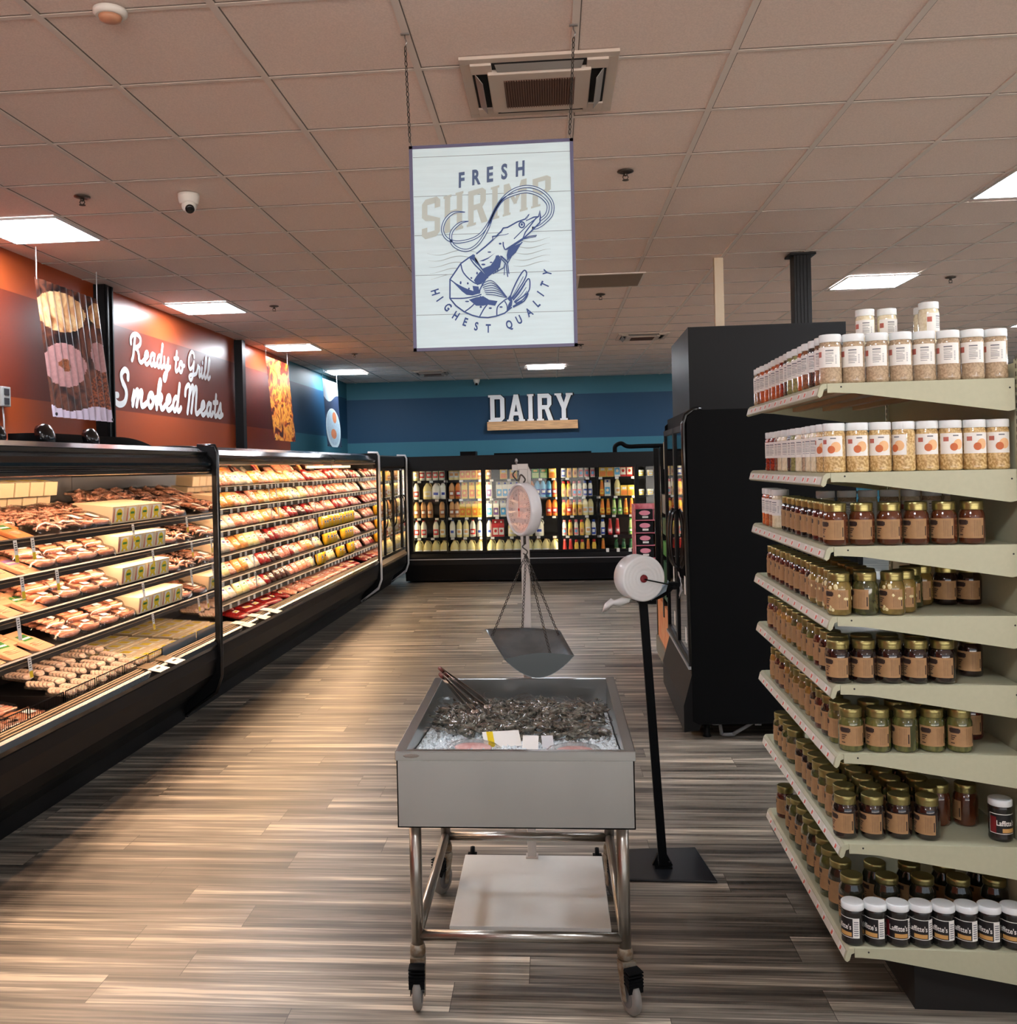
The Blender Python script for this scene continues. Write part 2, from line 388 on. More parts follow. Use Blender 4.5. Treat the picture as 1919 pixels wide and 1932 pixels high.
# ---------------------------------------------------------------- ceiling lights
def ceiling_light(name_label, cx, cy):
    t = thing('ceiling_light', name_label, 'light', (cx, cy, ZC - .003))
    h = .312
    fr = MB()
    for a in ((-h, h, -h, -h + .014), (-h, h, h - .014, h), (-h, -h + .014, -h, h), (h - .014, h, -h, h)): fr.box(a[0], a[1], a[2], a[3], -.010, .002)
    fr.build('frame', 'white_trim', t)
    MB().box(-h + .014, h - .014, -h + .014, h - .014, -.006, 0).build('diffuser', 'diffuser', t)
    return t
CL = ceiling_light('square lit ceiling panel over the near meat case, beside the tall meat banner', -3.355, 6.06)
seen = [(-3.355, 9.21, 'square lit ceiling panel above the white smoked meats lettering'), (-3.355, 12.42, 'square lit ceiling panel beside the orange food banner'),
        (-3.39, 15.85, 'square lit ceiling panel over the far left corner, beside the egg banner'), (-.06, 15.95, 'square lit ceiling panel straight above the dairy letters'),
        (2.975, 5.97, 'square lit ceiling panel cut by the right edge of the photo'), (2.985, 9.12, 'square lit ceiling panel over the black case, behind the two posts')]
place(CL, CL.location.copy())
for x, y, l in seen: dup(CL, (x, y, ZC - .003), label=l)
for x, y in ((-3.355, 2.6), (2.98, 2.75), (-.19, .75), (-3.355, -3.8), (2.98, -3.8), (6.14, 2.75), (6.14, 5.97), (6.14, 9.12), (6.14, 12.4), (6.14, 15.85), (2.98, 12.4), (2.98, 15.85), (9.3, 5.97), (9.3, 12.4)):  # unseen panels added beyond the frame for more room light
    dup(CL, (x, y, ZC - .003), label='square lit ceiling panel added outside the picture', group='ceiling panels added outside the picture')

# ---------------------------------------------------------------- air diffusers
M['plate'] = mat('off_white_plate', (206, 192, 180), .55); M['brown_filter'] = mat('brown_return_filter', (96, 70, 60), .8); M['slot'] = mat('dark_air_slot', (14, 13, 14), .8); M['flap'] = mat('grey_air_flap', (150, 146, 142), .5)
def cassette(label, cx, cy, open_far=False, sc_=1):
    t = thing('ceiling_air_unit', label, 'air vent', (cx, cy, ZC - .002))
    h = .318 * sc_; f = MB()
    # stepped frame with four slot openings
    f.box(-h, h, -h, -h * .86, -.012, .002); f.box(-h, h, h * .86, h, -.012, .002); f.box(-h, -h * .86, -h * .86, h * .86, -.012, .002); f.box(h * .86, h, -h * .86, h * .86, -.012, .002)
    for sx in (-1, 1):
        for sy in (-1, 1): f.box(min(sx * h * .87, sx * h * .6), max(sx * h * .87, sx * h * .6), min(sy * h * .87, sy * h * .6), max(sy * h * .87, sy * h * .6), -.022, 0)
    f.build('frame', 'plate', t, bevel=.002)
    MB().box(-h * .66, h * .66, -h * .66, h * .66, -.034, -.004).build('panel', 'plate', t, bevel=.004)
    g = MB(); q = h * .46; g.box(-q, q, -q, q, -.036, -.03, 0); n = 28
    for i in range(n): x = -q + (i + .5) * 2 * q / n; g.box(x - .0018, x + .0018, -q, q, -.040, -.036, 1)
    g.build('grille', ['brown_filter', mat('brown_grille_rib', (120, 92, 80), .7)], t)
    for k in range(4):
        a = k * PI / 2; R = Matrix.Rotation(a, 3, 'Z')
        s = MB(); s.box(-h * .6, h * .6, h * .67, h * .86, -.014, -.010); s.v = [tuple(R @ Vector(v)) for v in s.v]; s.build('slot', 'slot', t)
        s = MB(); an = .9 if k in (1, 3) or open_far else .25
        x0, x1 = -h * .56, h * .56; y0 = h * .82; dy, dz = -h * .15 * math.cos(an), -h * .15 * math.sin(an) - .0
        s.prism([(x0, y0, -.014), (x1, y0, -.014), (x1 * .95, y0 + dy, -.014 + dz), (x0 * .95, y0 + dy, -.014 + dz)], (0, .003, 0))
        s.v = [tuple(R @ Vector(v)) for v in s.v]; s.build('flap', 'flap', t)
    return t
cassette('large square ceiling air unit with brown grille, behind the shrimp sign chain', -.015, 4.10)
cassette('open ceiling air unit with hanging flaps near the left corner of the blue wall', -2.0, 16.3, True)
cassette('ceiling air unit above the black upright case', 1.19, 12.45)
t = thing('return_air_panel', 'plain darker ceiling return panel right of the shrimp sign', 'air vent', (.545, 8.55, ZC - .003))
MB().box(-.29, .29, -.3, .3, -.008, .002).build('frame', 'grid', t); MB().box(-.27, .27, -.28, .28, -.010, -.007).build('panel', mat('grey_return_panel', (140, 126, 112), .8), t)

# ---------------------------------------------------------------- sprinklers, detector, cameras
M['bronze'] = mat('dark_sprinkler_metal', (92, 84, 78), .35, metal=.8)
def sprinkler(x, y, label, s=1):
    t = thing('sprinkler', label, 'sprinkler', (x, y, ZC - .003))
    MB().lathe([(.046, 0), (.046, -.004), (.030, -.010), (.012, -.012)], n=20).build('escutcheon', 'bronze', t)
    b = MB(); b.lathe([(.010, -.010), (.010, -.024), (.005, -.028)], n=10)
    for s_ in (-1, 1): b.tube([(s_ * .009, 0, -.02), (s_ * .015, 0, -.034), (s_ * .006, 0, -.048)], .0028, 6)
    b.lathe([(.018, -.048), (.018, -.051)], n=12); b.build('head', 'bronze', t)
    return t
for x, y, l in ((.444, 5.38, 'ceiling sprinkler between the shrimp sign and the right ceiling panel'), (-2.684, 5.371, 'ceiling sprinkler left of the white security camera'), (-2.686, 9.245, 'ceiling sprinkler beyond the second ceiling panel on the left'),
                (.503, 9.27, 'ceiling sprinkler below the plain return panel'), (3.652, 9.06, 'ceiling sprinkler right of the panel behind the posts'), (-2.727, 13.31, 'ceiling sprinkler right of the third left ceiling panel'), (.43, 13.1, 'ceiling sprinkler left of the far air unit')):
    sprinkler(x, y, l)
t = thing('smoke_detector', 'round white detector with amber centre at the top edge of the ceiling', 'smoke detector', (-1.5, 3.235, ZC - .002))
MB().lathe([(.058, 0), (.058, -.012), (.048, -.022)], n=28).build('base', 'white', t)
MB().lathe([(.040, -.022), (.036, -.034), (.020, -.040), (.004, -.041)], n=24).build('sensor', mat('amber_sensor', (205, 150, 120), .3), t)
def sec_cam(x, y, z, rz, label):
    t = thing('security_camera', label, 'camera', (x, y, z), rz)
    MB().lathe([(.062, 0), (.062, -.02), (.056, -.045), (.05, -.06)], n=26).build('housing', 'white', t)
    R = Matrix.Rotation(math.radians(-35), 3, 'X')
    b = MB(); b.ell((0, -.012, -.07), (.043, .043, .043), 20, 12); b.build('ball', 'white', t)
    e = MB(); e.lathe([(.026, 0), (.026, .022), (.018, .026), (.004, .027)], n=18)
    e.v = [tuple(Matrix.Rotation(math.radians(125), 3, 'X') @ Vector(v) + Vector((0, -.030, -.086))) for v in e.v]
    e.build('lens', 'gloss_black', t)
sec_cam(-2.07, 5.43, ZC - .002, math.radians(28), 'white turret security camera on the ceiling above the meat cases')
sec_cam(-1.36, 17.85, ZC - .002, 0, 'small white security camera where the blue wall meets the ceiling')

# ---------------------------------------------------------------- posts
mb = MB(); mb.box(-.035, .035, -.03, .03, 2.0, ZC); o = mb.build('cable_raceway', mat('cream_raceway', (214, 198, 172), .5)); o.location = (1.365, 7.83, 0)
tag(o, 'narrow cream cable post running from the black case up to the ceiling', 'post')
t = thing('ceiling_column', 'black ribbed column with a dark ceiling collar behind the black case', 'column', (2.0, 7.8, 0))
mb = MB(); mb.box(-.065, .065, -.065, .065, 0, ZC - .02)
for x in (-.04, -.013, .013, .04): mb.box(x - .007, x + .007, -.072, -.065, 0, ZC - .02)
mb.build('shaft', 'case_black', t); mb = MB(); mb.box(-.1, .1, -.09, .09, ZC - .02, ZC - .004); mb.build('collar', 'case_black', t)

# columns on the left wall
mb = MB(); mb.box(XL, XL + .1, 7.86, 8.02, 0, ZC - .004); mb.box(XL + .1, XL + .115, 7.88, 7.90, 0, ZC - .01); mb.box(XL + .1, XL + .115, 7.97, 7.99, 0, ZC - .01)
o = mb.build('wall_column', 'case_black'); tag(o, 'wide black column on the rust wall between the meat banner and the lettering', 'column')
o = MB().box(-.05, .05, -.06, .06, 0, 1.42).build('wall_conduit', 'case_black'); o.location = (XL + .065, 11.5, 1.985); o.rotation_euler = (0, 0, 0)
tag(o, 'slim black duct on the rust wall at the end of the smoked meats lettering', 'duct')

# ---------------------------------------------------------------- script lettering on the wall
GL = {  # stroke letters: (advance, [strokes]) x right, y up, x-height 1, ascender 2, descender -1
 'R': (1.75, [[(.45, 2.1), (.38, 1.2), (.32, .4), (.2, .05)], [(-.05, 1.35), (-.1, 1.75), (.2, 2.1), (.7, 2.2), (1.15, 1.95), (1.15, 1.5), (.8, 1.2), (.45, 1.1), (.8, 1.0), (1.05, .6), (1.15, .2), (1.45, .05), (1.75, .3)]]),
 'e': (.85, [[(0, .3), (.3, .5), (.55, .75), (.45, 1.0), (.22, .9), (.12, .5), (.25, .1), (.5, .02), (.85, .3)]]),
 'a': (1.0, [[(.62, .9), (.35, 1.0), (.12, .7), (.1, .3), (.28, .02), (.5, .25), (.66, .95)], [(.66, .95), (.6, .4), (.68, .06), (.85, .08), (1.0, .3)]]),
 'd': (1.05, [[(.6, .9), (.35, 1.0), (.12, .7), (.1, .3), (.28, .02), (.5, .25), (.64, .8)], [(.74, 2.0), (.66, 1.2), (.6, .4), (.7, .05), (.88, .08), (1.05, .3)]]),
 'y': (1.0, [[(.05, .95), (.1, .4), (.28, .1), (.52, .35), (.66, .95)], [(.66, .95), (.6, .1), (.5, -.6), (.3, -1.0), (.08, -.85), (.2, -.45), (.6, -.1), (1.0, .3)]]),
 't': (.75, [[(.36, 1.75), (.3, .9), (.26, .3), (.36, .04), (.55, .08), (.75, .3)], [(.02, 1.12), (.3, 1.14), (.62, 1.2)]]),
 'o': (.95, [[(.5, .95), (.25, .9), (.1, .5), (.25, .08), (.5, .1), (.66, .5), (.55, .88), (.4, .8), (.6, .62), (.95, .72)]]),
 'G': (1.55, [[(1.05, 1.75), (.9, 2.1), (.5, 2.15), (.15, 1.6), (.15, .9), (.4, .55), (.75, .75), (1.0, 1.2)], [(1.05, 1.3), (1.0, .6), (.9, -.1), (.6, -.45), (.3, -.2), (.6, .05), (1.1, .1), (1.55, .3)]]),
 'r': (.8, [[(0, .3), (.2, .8), (.25, 1.08), (.32, .92), (.6, .88), (.5, .4), (.58, .05), (.8, .3)]]),
 'i': (.55, [[(.2, .95), (.14, .4), (.24, .05), (.4, .1), (.55, .3)], [(.24, 1.4), (.26, 1.5)]]),
 'l': (.62, [[(0, .3), (.3, 1.0), (.44, 1.8), (.34, 2.05), (.22, 1.6), (.16, .6), (.24, .06), (.42, .08), (.62, .3)]]),
 'S': (1.6, [[(1.05, 1.65), (1.0, 2.05), (.7, 2.2), (.42, 1.9), (.5, 1.5), (.85, 1.05), (1.0, .6), (.85, .1), (.4, -.08), (.0, .1), (-.05, .45), (.2, .5)], [(.85, 1.05), (.6, 1.3)]]),
 'm': (1.5, [[(.0, .3), (.15, .95), (.12, .4), (.06, 0)], [(.1, .4), (.35, .95), (.5, .95), (.5, .4), (.44, 0)], [(.5, .4), (.75, .95), (.92, .92), (.88, .4), (.96, .05), (1.2, .08), (1.5, .3)]]),
 'k': (1.05, [[(0, .3), (.3, 1.1), (.42, 1.8), (.32, 2.0), (.2, 1.5), (.14, .6), (.1, 0)], [(.16, .45), (.45, .95), (.62, .85), (.5, .58), (.2, .48), (.5, .35), (.62, .06), (.82, .06), (1.05, .3)]]),
 'M': (1.95, [[(-.15, 1.3), (-.1, 1.8), (.2, 2.1), (.4, 1.9), (.38, 1.0), (.25, 0)], [(.38, 1.3), (.65, 2.0), (.85, 2.0), (.85, 1.0), (.75, .1)], [(.87, 1.3), (1.1, 1.95), (1.32, 1.95), (1.32, 1.0), (1.32, .3), (1.5, .02), (1.95, .3)]]),
 's': (.75, [[(0, .3), (.3, 1.0), (.36, 1.1), (.4, .8), (.5, .4), (.35, .05), (.08, .1)], [(.4, .04), (.75, .25)]]),
 ' ': (.6, [])}
def script_text(mb, text, x0, y0, xh, wdth, width_to, fn):
    tot = sum(GL[c][0] for c in text); kx = width_to / tot; x = x0; cnt = [0]; f0 = fn
    def fn(a, b):
        cnt[0] += 1; p = f0(a, b); return (p[0] + cnt[0] * 1.2e-6, p[1], p[2])
    for c in text:
        a, st = GL[c]
        for s in st:
            p = smooth2([(x + (px + .12 * py) * kx, y0 + py * xh) for px, py in s], 6)
            mb.ribbon(p, wdth, fn)
            for q in (p[0], p[-1]):
                k = 8; vs = [fn(q[0] + wdth / 2 * math.cos(2 * PI * i / k), q[1] + wdth / 2 * math.sin(2 * PI * i / k)) for i in range(k)]
                mb.add(vs, [tuple(range(k))])
        x += a * kx
M['wall_white'] = mat('white_vinyl', (236, 238, 238), .35)
for word, lab, x0, z0, xh, wd, tw in (('Ready to Grill', 'white script lettering reading Ready to Grill on the rust wall', 8.55, 2.845, .118, .043, 2.06),
                                      ('Smoked Meats', 'large white script lettering reading Smoked Meats on the rust wall', 8.22, 2.435, .142, .058, 2.78)):
    mb = MB()
    script_text(mb, word, 0, 0, xh, wd, tw, lambda a, b: (0, a, b))
    o = mb.build('wall_lettering', 'wall_white'); o.location = (XL + .004, x0, z0)
    tag(o, lab, 'lettering')

# outlet box beside the banner
t = thing('outlet_box', 'grey electrical outlet box on the orange wall beside the meat banner', 'outlet', (XL, 6.42, 2.36))
MB().box(0, .06, -.055, .055, -.07, .07).build('box', mat('grey_metal_box', (150, 150, 146), .5), t, bevel=.005)
b = MB(); b.box(.06, .064, -.03, .03, -.055, -.01); b.box(.06, .064, -.03, .03, .01, .055); b.build('socket', 'ink', t)
MB().tube([(.03, 0, -.07), (.03, .01, -.16), (.04, .0, -.3)], .006).build('cable', 'white_trim', t)

# ---------------------------------------------------------------- hanging banners
def banner_mat(name, base, cells, scale, seed=0, yz=(1, 1, 1)):
    m, t, b = nt(name); N = t.nodes.new; L = t.links.new
    tc = N('ShaderNodeTexCoord'); mp = N('ShaderNodeMapping'); mp.inputs['Scale'].default_value = yz; mp.inputs['Location'].default_value = (seed, seed, seed)
    L(tc.outputs['Object'], mp.inputs[0])
    nz = N('ShaderNodeTexNoise'); nz.inputs['Scale'].default_value = scale; nz.inputs['Detail'].default_value = 5; nz.inputs['Distortion'].default_value = 1.2
    L(mp.outputs[0], nz.inputs[0]); cr = N('ShaderNodeValToRGB'); e = cr.color_ramp.elements
    e[0].position = cells[0][0]; e[0].color = srgb(*cells[0][1]); e[1].position = cells[-1][0]; e[1].color = srgb(*cells[-1][1])
    for p, c in cells[1:-1]: q = e.new(p); q.color = srgb(*c)
    L(nz.outputs[0], cr.inputs[0]); L(cr.outputs[0], b.inputs['Base Color']); b.inputs['Roughness'].default_value = .35
    return m
M['bn_dark'] = banner_mat('dark_meat_print', 0, [(.35, (24, 16, 18)), (.45, (60, 32, 26)), (.55, (104, 58, 42)), (.7, (46, 30, 28))], 6, 1, (1, .7, .8))
M['bn_bread'] = banner_mat('grilled_print', 0, [(.3, (120, 66, 34)), (.45, (186, 134, 90)), (.6, (214, 176, 128)), (.75, (150, 92, 50))], 7, 2)
M['bn_ham'] = mat('ham_slice_print', (166, 120, 118), .35, noise=.08, scale=40); M['bn_ham2'] = mat('ham_crust_print', (120, 66, 40), .35, noise=.4, scale=60)
M['bn_spice'] = mat('spice_crust_print', (150, 80, 50), .35, col2=(70, 34, 26), scale=60); M['bn_cloth'] = mat('pale_cloth_print', (196, 180, 196), .4)
M['bn_org'] = banner_mat('orange_chips_print', 0, [(.36, (60, 14, 12)), (.44, (140, 44, 22)), (.50, (214, 116, 34)), (.56, (240, 168, 60)), (.66, (150, 50, 24))], 9, 3, (1, .55, .65))
M['bn_navy'] = mat('navy_board_print', (46, 60, 86), .4); M['bn_sky'] = mat('pale_cloth_blue_print', (206, 226, 232), .4); M['bn_egg'] = mat('egg_print', (208, 128, 86), .4); M['bn_plate'] = mat('plate_print', (176, 200, 214), .4, noise=.1, scale=30)
def banner(label, y0, y1, z1, z0, lean, folds, draw, rings=True):
    W, H = y1 - y0, z1 - z0
    t = thing('hanging_banner', label, 'banner', (XL + .26, y0, z0))
    def fn(u, v, d=0):   # u 0..1 along the wall, v 0..1 up
        f = .012 * math.sin(u * folds) * (1 - v * .5) * (1 if folds else 0)
        return (f + .06 * (1 - v) + d, u * W + lean * (1 - v), v * H)
    mb = MB(); n, m = 100, 150
    vs = []; 
    for j in range(m + 1):
        for i in range(n + 1): vs.append(fn(i / n, j / m))
    fs = []; mi = []
    for j in range(m):
        for i in range(n):
            fs.append((j * (n + 1) + i, j * (n + 1) + i + 1, (j + 1) * (n + 1) + i + 1, (j + 1) * (n + 1) + i)); mi.append(draw((i + .5) / n, (j + .5) / m))
    mb.add(vs, fs); mb.m = mi; mb.sm = [True] * len(fs)
    return t, mb, fn, W, H
def inell(u, v, cx, cy, rx, ry, tilt=0):
    dx, dy = u - cx, v - cy; c, s = math.cos(tilt), math.sin(tilt); x, y = dx * c + dy * s, -dx * s + dy * c
    return (x / rx) ** 2 + (y / ry) ** 2 < 1
def d1(u, v):
    v_ = v + .03 * math.sin(u * 6)
    if v_ < .085: return 5
    if inell(u, v, .30, .40, .07 * 1.4, .045): return 3
    if inell(u, v, .30, .40, .34, .165, .1): return 2
    if inell(u, v, .9, .52, .16, .12): return 2
    if inell(u, v, .34, .80, .40, .15, .1): return 1
    if inell(u, v, .95, .86, .14, .10): return 1
    if inell(u, v, .85, .22, .35, .16, .9): return 4
    return 0
def d2(u, v): return 0
def d3(u, v):
    if v > .74 - .06 * math.sin(u * 5): return 1
    if inell(u, v, .62, .45, .14, .085): return 2
    if inell(u, v, .50, .20, .18, .075): return 2
    if inell(u, v, .5, .30, .42, .27): return 3
    if inell(u, v, .5, .28, .49, .30): return 1
    return 0
for lab, y0, y1, z1, z0, lean, folds, dr, ms in (
    ('tall banner printed with sliced grilled meats hanging by the rust wall', 6.46, 7.40, 3.20, 2.22, .10, 60, d1, ['bn_dark', 'bn_bread', 'bn_ham', 'bn_ham2', 'bn_spice', 'bn_cloth']),
    ('narrow banner printed with orange fried food hanging by the end of the rust wall', 11.92, 12.95, 3.26, 2.19, .12, 0, d2, ['bn_org']),
    ('narrow banner printed with two eggs on a pale plate in the blue corner', 14.95, 16.0, 3.25, 2.16, 0, 0, d3, ['bn_navy', 'bn_sky', 'bn_egg', 'bn_plate'])):
    t, mb, fn, W, H = banner(lab, y0, y1, z1, z0, lean, folds, dr)
    mb.build('print', ms, t)
    for u in (.02, .98):
        p = Vector(fn(u, 1)); top = ZC - .004 - z0
        MB().tube([p + Vector((0, 0, -.015)), p + Vector((0, 0, .05)), (p.x, p.y, top)], .0035, 6).build('cord', 'white_trim', t)
    for u in (.03, .97):
        p = Vector(fn(u, .02)); MB().lathe([(.012, -.003), (.012, .006)], p.x, p.y, p.z, 10, axis='x').build('grommet', 'ink', t)

# ---------------------------------------------------------------- DAIRY sign
t = thing('dairy_sign', 'white block letters DAIRY standing on a wooden plank on the blue wall', 'sign', (-1.18, YB, 2.455))
MB().box(0, 1.68, -.14, 0, 0, .16).build('plank', mat('raw_pine', (206, 160, 112), .6, noise=.15, scale=5, stretch=(1, 1, 12)), t, bevel=.004)
x = .04
for ch in 'DAIRY':
    wd, pcs = block(ch); h = .50; b = MB(); kx = 1.02
    for q_, pc in enumerate(pcs): b.prism([Vector((x + px * h * kx, -.075 - q_ * .0004, .16 + py * h)) for px, py in pc], (0, .035, 0), 0)
    for pc in pcs:
        cx_ = sum(p[0] for p in pc) / len(pc); cy_ = sum(p[1] for p in pc) / len(pc)
        b.prism([Vector((x + .016 + (px + (.018 if px > cx_ else -.018)) * h * kx, -.038, .16 + max(.0, (py + (.018 if py > cy_ else -.018))) * h)) for px, py in pc], (0, .03, 0), 1)
    b.build('letter_' + ch.lower(), [M['wall_white'], M['case_black']], t); x += (wd + .105) * h * kx

# ---------------------------------------------------------------- shrimp sign
def chain_mesh(a, b, link=.03, r=.0022, wd=.011, mb=None):
    mb = mb or MB(); a, b = Vector(a), Vector(b); d = b - a; n = max(2, int(d.length / (link * .78))); d.normalize()
    s = d.orthogonal().normalized(); q = d.cross(s)
    for i in range(n):
        c = a + (b - a) * ((i + .5) / n); e = s if i % 2 else q
        pts = [c + d * (link / 2 - r) * math.sin(th) * 1.0 + e * wd / 2 * math.cos(th) for th in [2 * PI * k / 10 for k in range(10)]]
        mb.tube(pts, r, 5, closed=True)
    return mb
SX, SZ, SY = -.5045, 2.2325, 3.55
t = thing('shrimp_sign', 'hanging white plank sign with a blue shrimp drawing reading FRESH SHRIMP HIGHEST QUALITY', 'sign', (SX, SY, SZ))
SW, SH = .61, .766
M['sign_white'] = mat('sign_white_plank', (204, 226, 232), .38, noise=.025, scale=5, stretch=(1, 1, 14)); M['sign_frame'] = mat('sign_slate_frame', (86, 82, 112), .4)
M['navy'] = mat('navy_print', (40, 72, 132), .5); M['slate'] = mat('slate_print', (72, 92, 128), .5); M['sand'] = mat('sand_print', (180, 190, 184), .55); M['wave'] = mat('pale_wave_print', (152, 168, 170), .55); M['groove'] = mat('plank_groove', (118, 132, 138), .7)
f = MB(); f.box(0, SW, 0, .018, 0, .0115); f.box(0, SW, 0, .018, SH - .0115, SH); f.box(0, .0125, 0, .018, 0, SH); f.box(SW - .0125, SW, 0, .018, 0, SH); f.build('frame', 'sign_frame', t)
MB().box(.0125, SW - .0125, .003, .016, .0115, SH - .0115).build('panel', 'sign_white', t)
def zs(X, Y, lay=1):
    # drawing plane of the sign: (X, Y) in drawing units with the inner panel's corner at (75,175)
    v = (Y - 175 + 55 / 1320 * (X - 75)) / (1663 + 55 * 45 / 1320); u = (X - 75 - 45 * v) / 1320
    return (.0125 + u * (SW - .025), .003 - .0006 * lay, SH - .0115 - v * (SH - .023))
art = MB()
for y in (245, 572, 897, 1230, 1562): art.ribbon([(78 + (y - 175) * .027, y), (1398 + (y - 175) * .027, y - 45)], 4, lambda a, b: zs(a, b, 1), 3)
for k in range(5):
    for (xa, xb, yo) in ((205, 700, 0), (900, 1240, -80)):
        if xb < 1000 or k < 5:
            pts = [(x, 1045 + k * 50 + yo - (x - 205) * .04 + 18 * math.sin((x - 205) / 62 + k * .35)) for x in range(xa + k * 8, xb + 1, 12)]
            art.ribbon(pts, 6, lambda a, b: zs(a, b, 2), 2, taper=True)
BX, BY, BH = 160, 935, 312   # SHRIMP block letters rising to the right
NP = [0]
def shf(a, b):
    return zs(BX + a, BY - a * .285 - b, 3 + NP[0] * .014)
art2 = MB(); x = 0
for ch in 'SHRIMP':
    wd, pcs = block(ch); hh = 330 - x * .10
    for pc in pcs: NP[0] += 1; art2.add([shf(x + px * 290 * 1.02, py * hh - .0 * x) for px, py in pc], [tuple(range(len(pc)))], 0)
    x += (wd + .10) * 290 * 1.02
art2.build('shrimp_word', 'sand', t)
art.build('plank_lines', ['navy', 'slate', 'wave', 'groove'], t)
fr = MB()
for ch, (X, Y) in zip('FRESH', ((470, 495), (583, 474), (706, 450), (826, 428), (948, 406))):
    add_text(fr, ch, lambda a, b, X=X, Y=Y: zs(X + a * 1000, Y - b * 1000 - a * 140, 4), .118, 0, xs=.66, bold=.006)
fr.build('fresh_word', 'slate', t)
hq = MB()
for ch, X, Y, an in (('H', 238, 1358, -72), ('I', 285, 1440, -55), ('G', 342, 1500, -45), ('H', 415, 1580, -32), ('E', 505, 1640, -20), ('S', 602, 1680, -10), ('T', 702, 1700, 0), ('Q', 880, 1672, 14), ('U', 975, 1632, 26), ('A', 1060, 1572, 33), ('L', 1137, 1490, 43), ('I', 1182, 1400, 55), ('T', 1215, 1335, 66), ('Y', 1240, 1235, 76)):
    ca, sa = math.cos(math.radians(an)), math.sin(math.radians(an))
    add_text(hq, ch, lambda a, b, X=X, Y=Y, ca=ca, sa=sa: zs(X + (a * ca - b * sa) * 1000, Y - (a * sa + b * ca) * 1000, 4), .066, 0, xs=.7, bold=.003)
hq.build('quality_words', 'navy', t)
sh = MB(); W_ = lambda a, b: zs(a, b, 4); KC = [0]
def K_(a, b): KC[0] += 1; return zs(a, b, 5 + KC[0] * .0006)
K2 = lambda a, b: zs(a, b, 8)
def poly(pts, fn, mi): sh.add([fn(*p) for p in pts], [tuple(range(len(pts)))], mi)
# white body fills
poly([(620, 1055), (760, 945), (880, 830), (1040, 740), (1140, 720), (1155, 770), (1080, 860), (1010, 920), (850, 1010), (860, 1060), (720, 1250), (600, 1100)], W_, 1)
poly([(600, 1055), (490, 1130), (400, 1260), (400, 1420), (520, 1530), (650, 1575), (780, 1570), (900, 1530), (920, 1440), (700, 1400), (650, 1350), (720, 1250)], W_, 1)
poly([(900, 1430), (1020, 1185), (1045, 1220), (1060, 1250), (1070, 1300), (1050, 1390), (1020, 1440), (930, 1490)], W_, 1)
def ln(pts, w_=8, k=5, fn=K_, tp=False): sh.ribbon(smooth2(pts, k), w_ * 1.3, fn, 0, tp)
def st(pts, w_=8, fn=K_): sh.ribbon(pts, w_ * 1.3, fn, 0)
# antennae: double lines
A1 = [(525, 702), (430, 705), (360, 765), (335, 850), (370, 920), (450, 950), (560, 935), (650, 890), (720, 800), (790, 660), (860, 570), (950, 510), (1060, 492), (1170, 530), (1250, 620), (1250, 720), (1190, 790), (1130, 830), (1085, 835)]
A2 = [(555, 778), (480, 795), (410, 870), (415, 960), (480, 1010), (560, 1015), (640, 960), (710, 850), (760, 720), (830, 610), (920, 560), (1040, 535), (1150, 570), (1215, 640), (1205, 720), (1150, 770)]
for A in (A1, A2):
    q = smooth2(A, 8)
    sh.ribbon(q, 16, W_, 1); 
    for off in (-9, 9):
        r_ = []
        for i, p in enumerate(q):
            a = q[max(i - 1, 0)]; b = q[min(i + 1, len(q) - 1)]; dx, dy = b[0] - a[0], b[1] - a[1]; l = math.hypot(dx, dy) or 1
            o_ = off * min(1, i / 10); r_.append((p[0] - dy / l * o_, p[1] + dx / l * o_))
        sh.ribbon(r_, 6.5, K_, 0)
# head
st([(620, 1050), (700, 985), (760, 930), (755, 905), (790, 900), (830, 860), (845, 835), (880, 830), (960, 785), (1030, 760), (1060, 720), (1035, 775), (1100, 745), (1140, 740), (1150, 690), (1155, 740), (1150, 790), (1080, 860), (1010, 925)], 9)
st([(1140, 740), (1060, 800), (935, 925)], 6); st([(1120, 750), (1030, 870), (1010, 920), (870, 1010)], 8); ln([(1010, 925), (1060, 905), (1125, 895)], 6); ln([(1000, 930), (1060, 915), (1120, 905)], 5)
ln([(845, 950), (850, 990), (880, 1010), (1010, 930)], 8); ln([(765, 930), (800, 900), (860, 890), (890, 880)], 4); ln([(600, 1060), (610, 1110), (650, 1150), (720, 1245)], 9)
for k in range(10):
    pass
e_ = [(1000 + 22 * math.cos(2 * PI * i / 16), 808 + 24 * math.sin(2 * PI * i / 16)) for i in range(17)]; st(e_, 9)
poly([(1000 + 10 * math.cos(2 * PI * i / 12), 806 + 12 * math.sin(2 * PI * i / 12)) for i in range(12)], K2, 0)
# dark shading fills
poly([(885, 1015), (930, 985), (990, 960), (1005, 950), (950, 1040), (880, 1105), (875, 1060)], K_, 0)
poly([(665, 1175), (700, 1160), (740, 1145), (765, 1110), (795, 1060), (830, 1100), (820, 1160), (760, 1210), (715, 1245)], K_, 0)
poly([(600, 1270), (625, 1230), (650, 1200), (665, 1190), (710, 1250), (670, 1290), (630, 1310)], K_, 0)
poly([(560, 1075), (610, 1055), (600, 1110)], K_, 0)
poly([(590, 1315), (640, 1320), (650, 1370), (600, 1370)], K_, 0)
poly([(415, 1275), (520, 1330), (640, 1380), (590, 1395), (540, 1390), (500, 1360)], K_, 0)
poly([(560, 1430), (620, 1410), (680, 1400), (730, 1430), (800, 1440), (780, 1480), (720, 1470), (680, 1480), (620, 1480)], K_, 0)
poly([(645, 1110), (720, 1080), (780, 1040), (720, 1090), (680, 1110)], K_, 0)
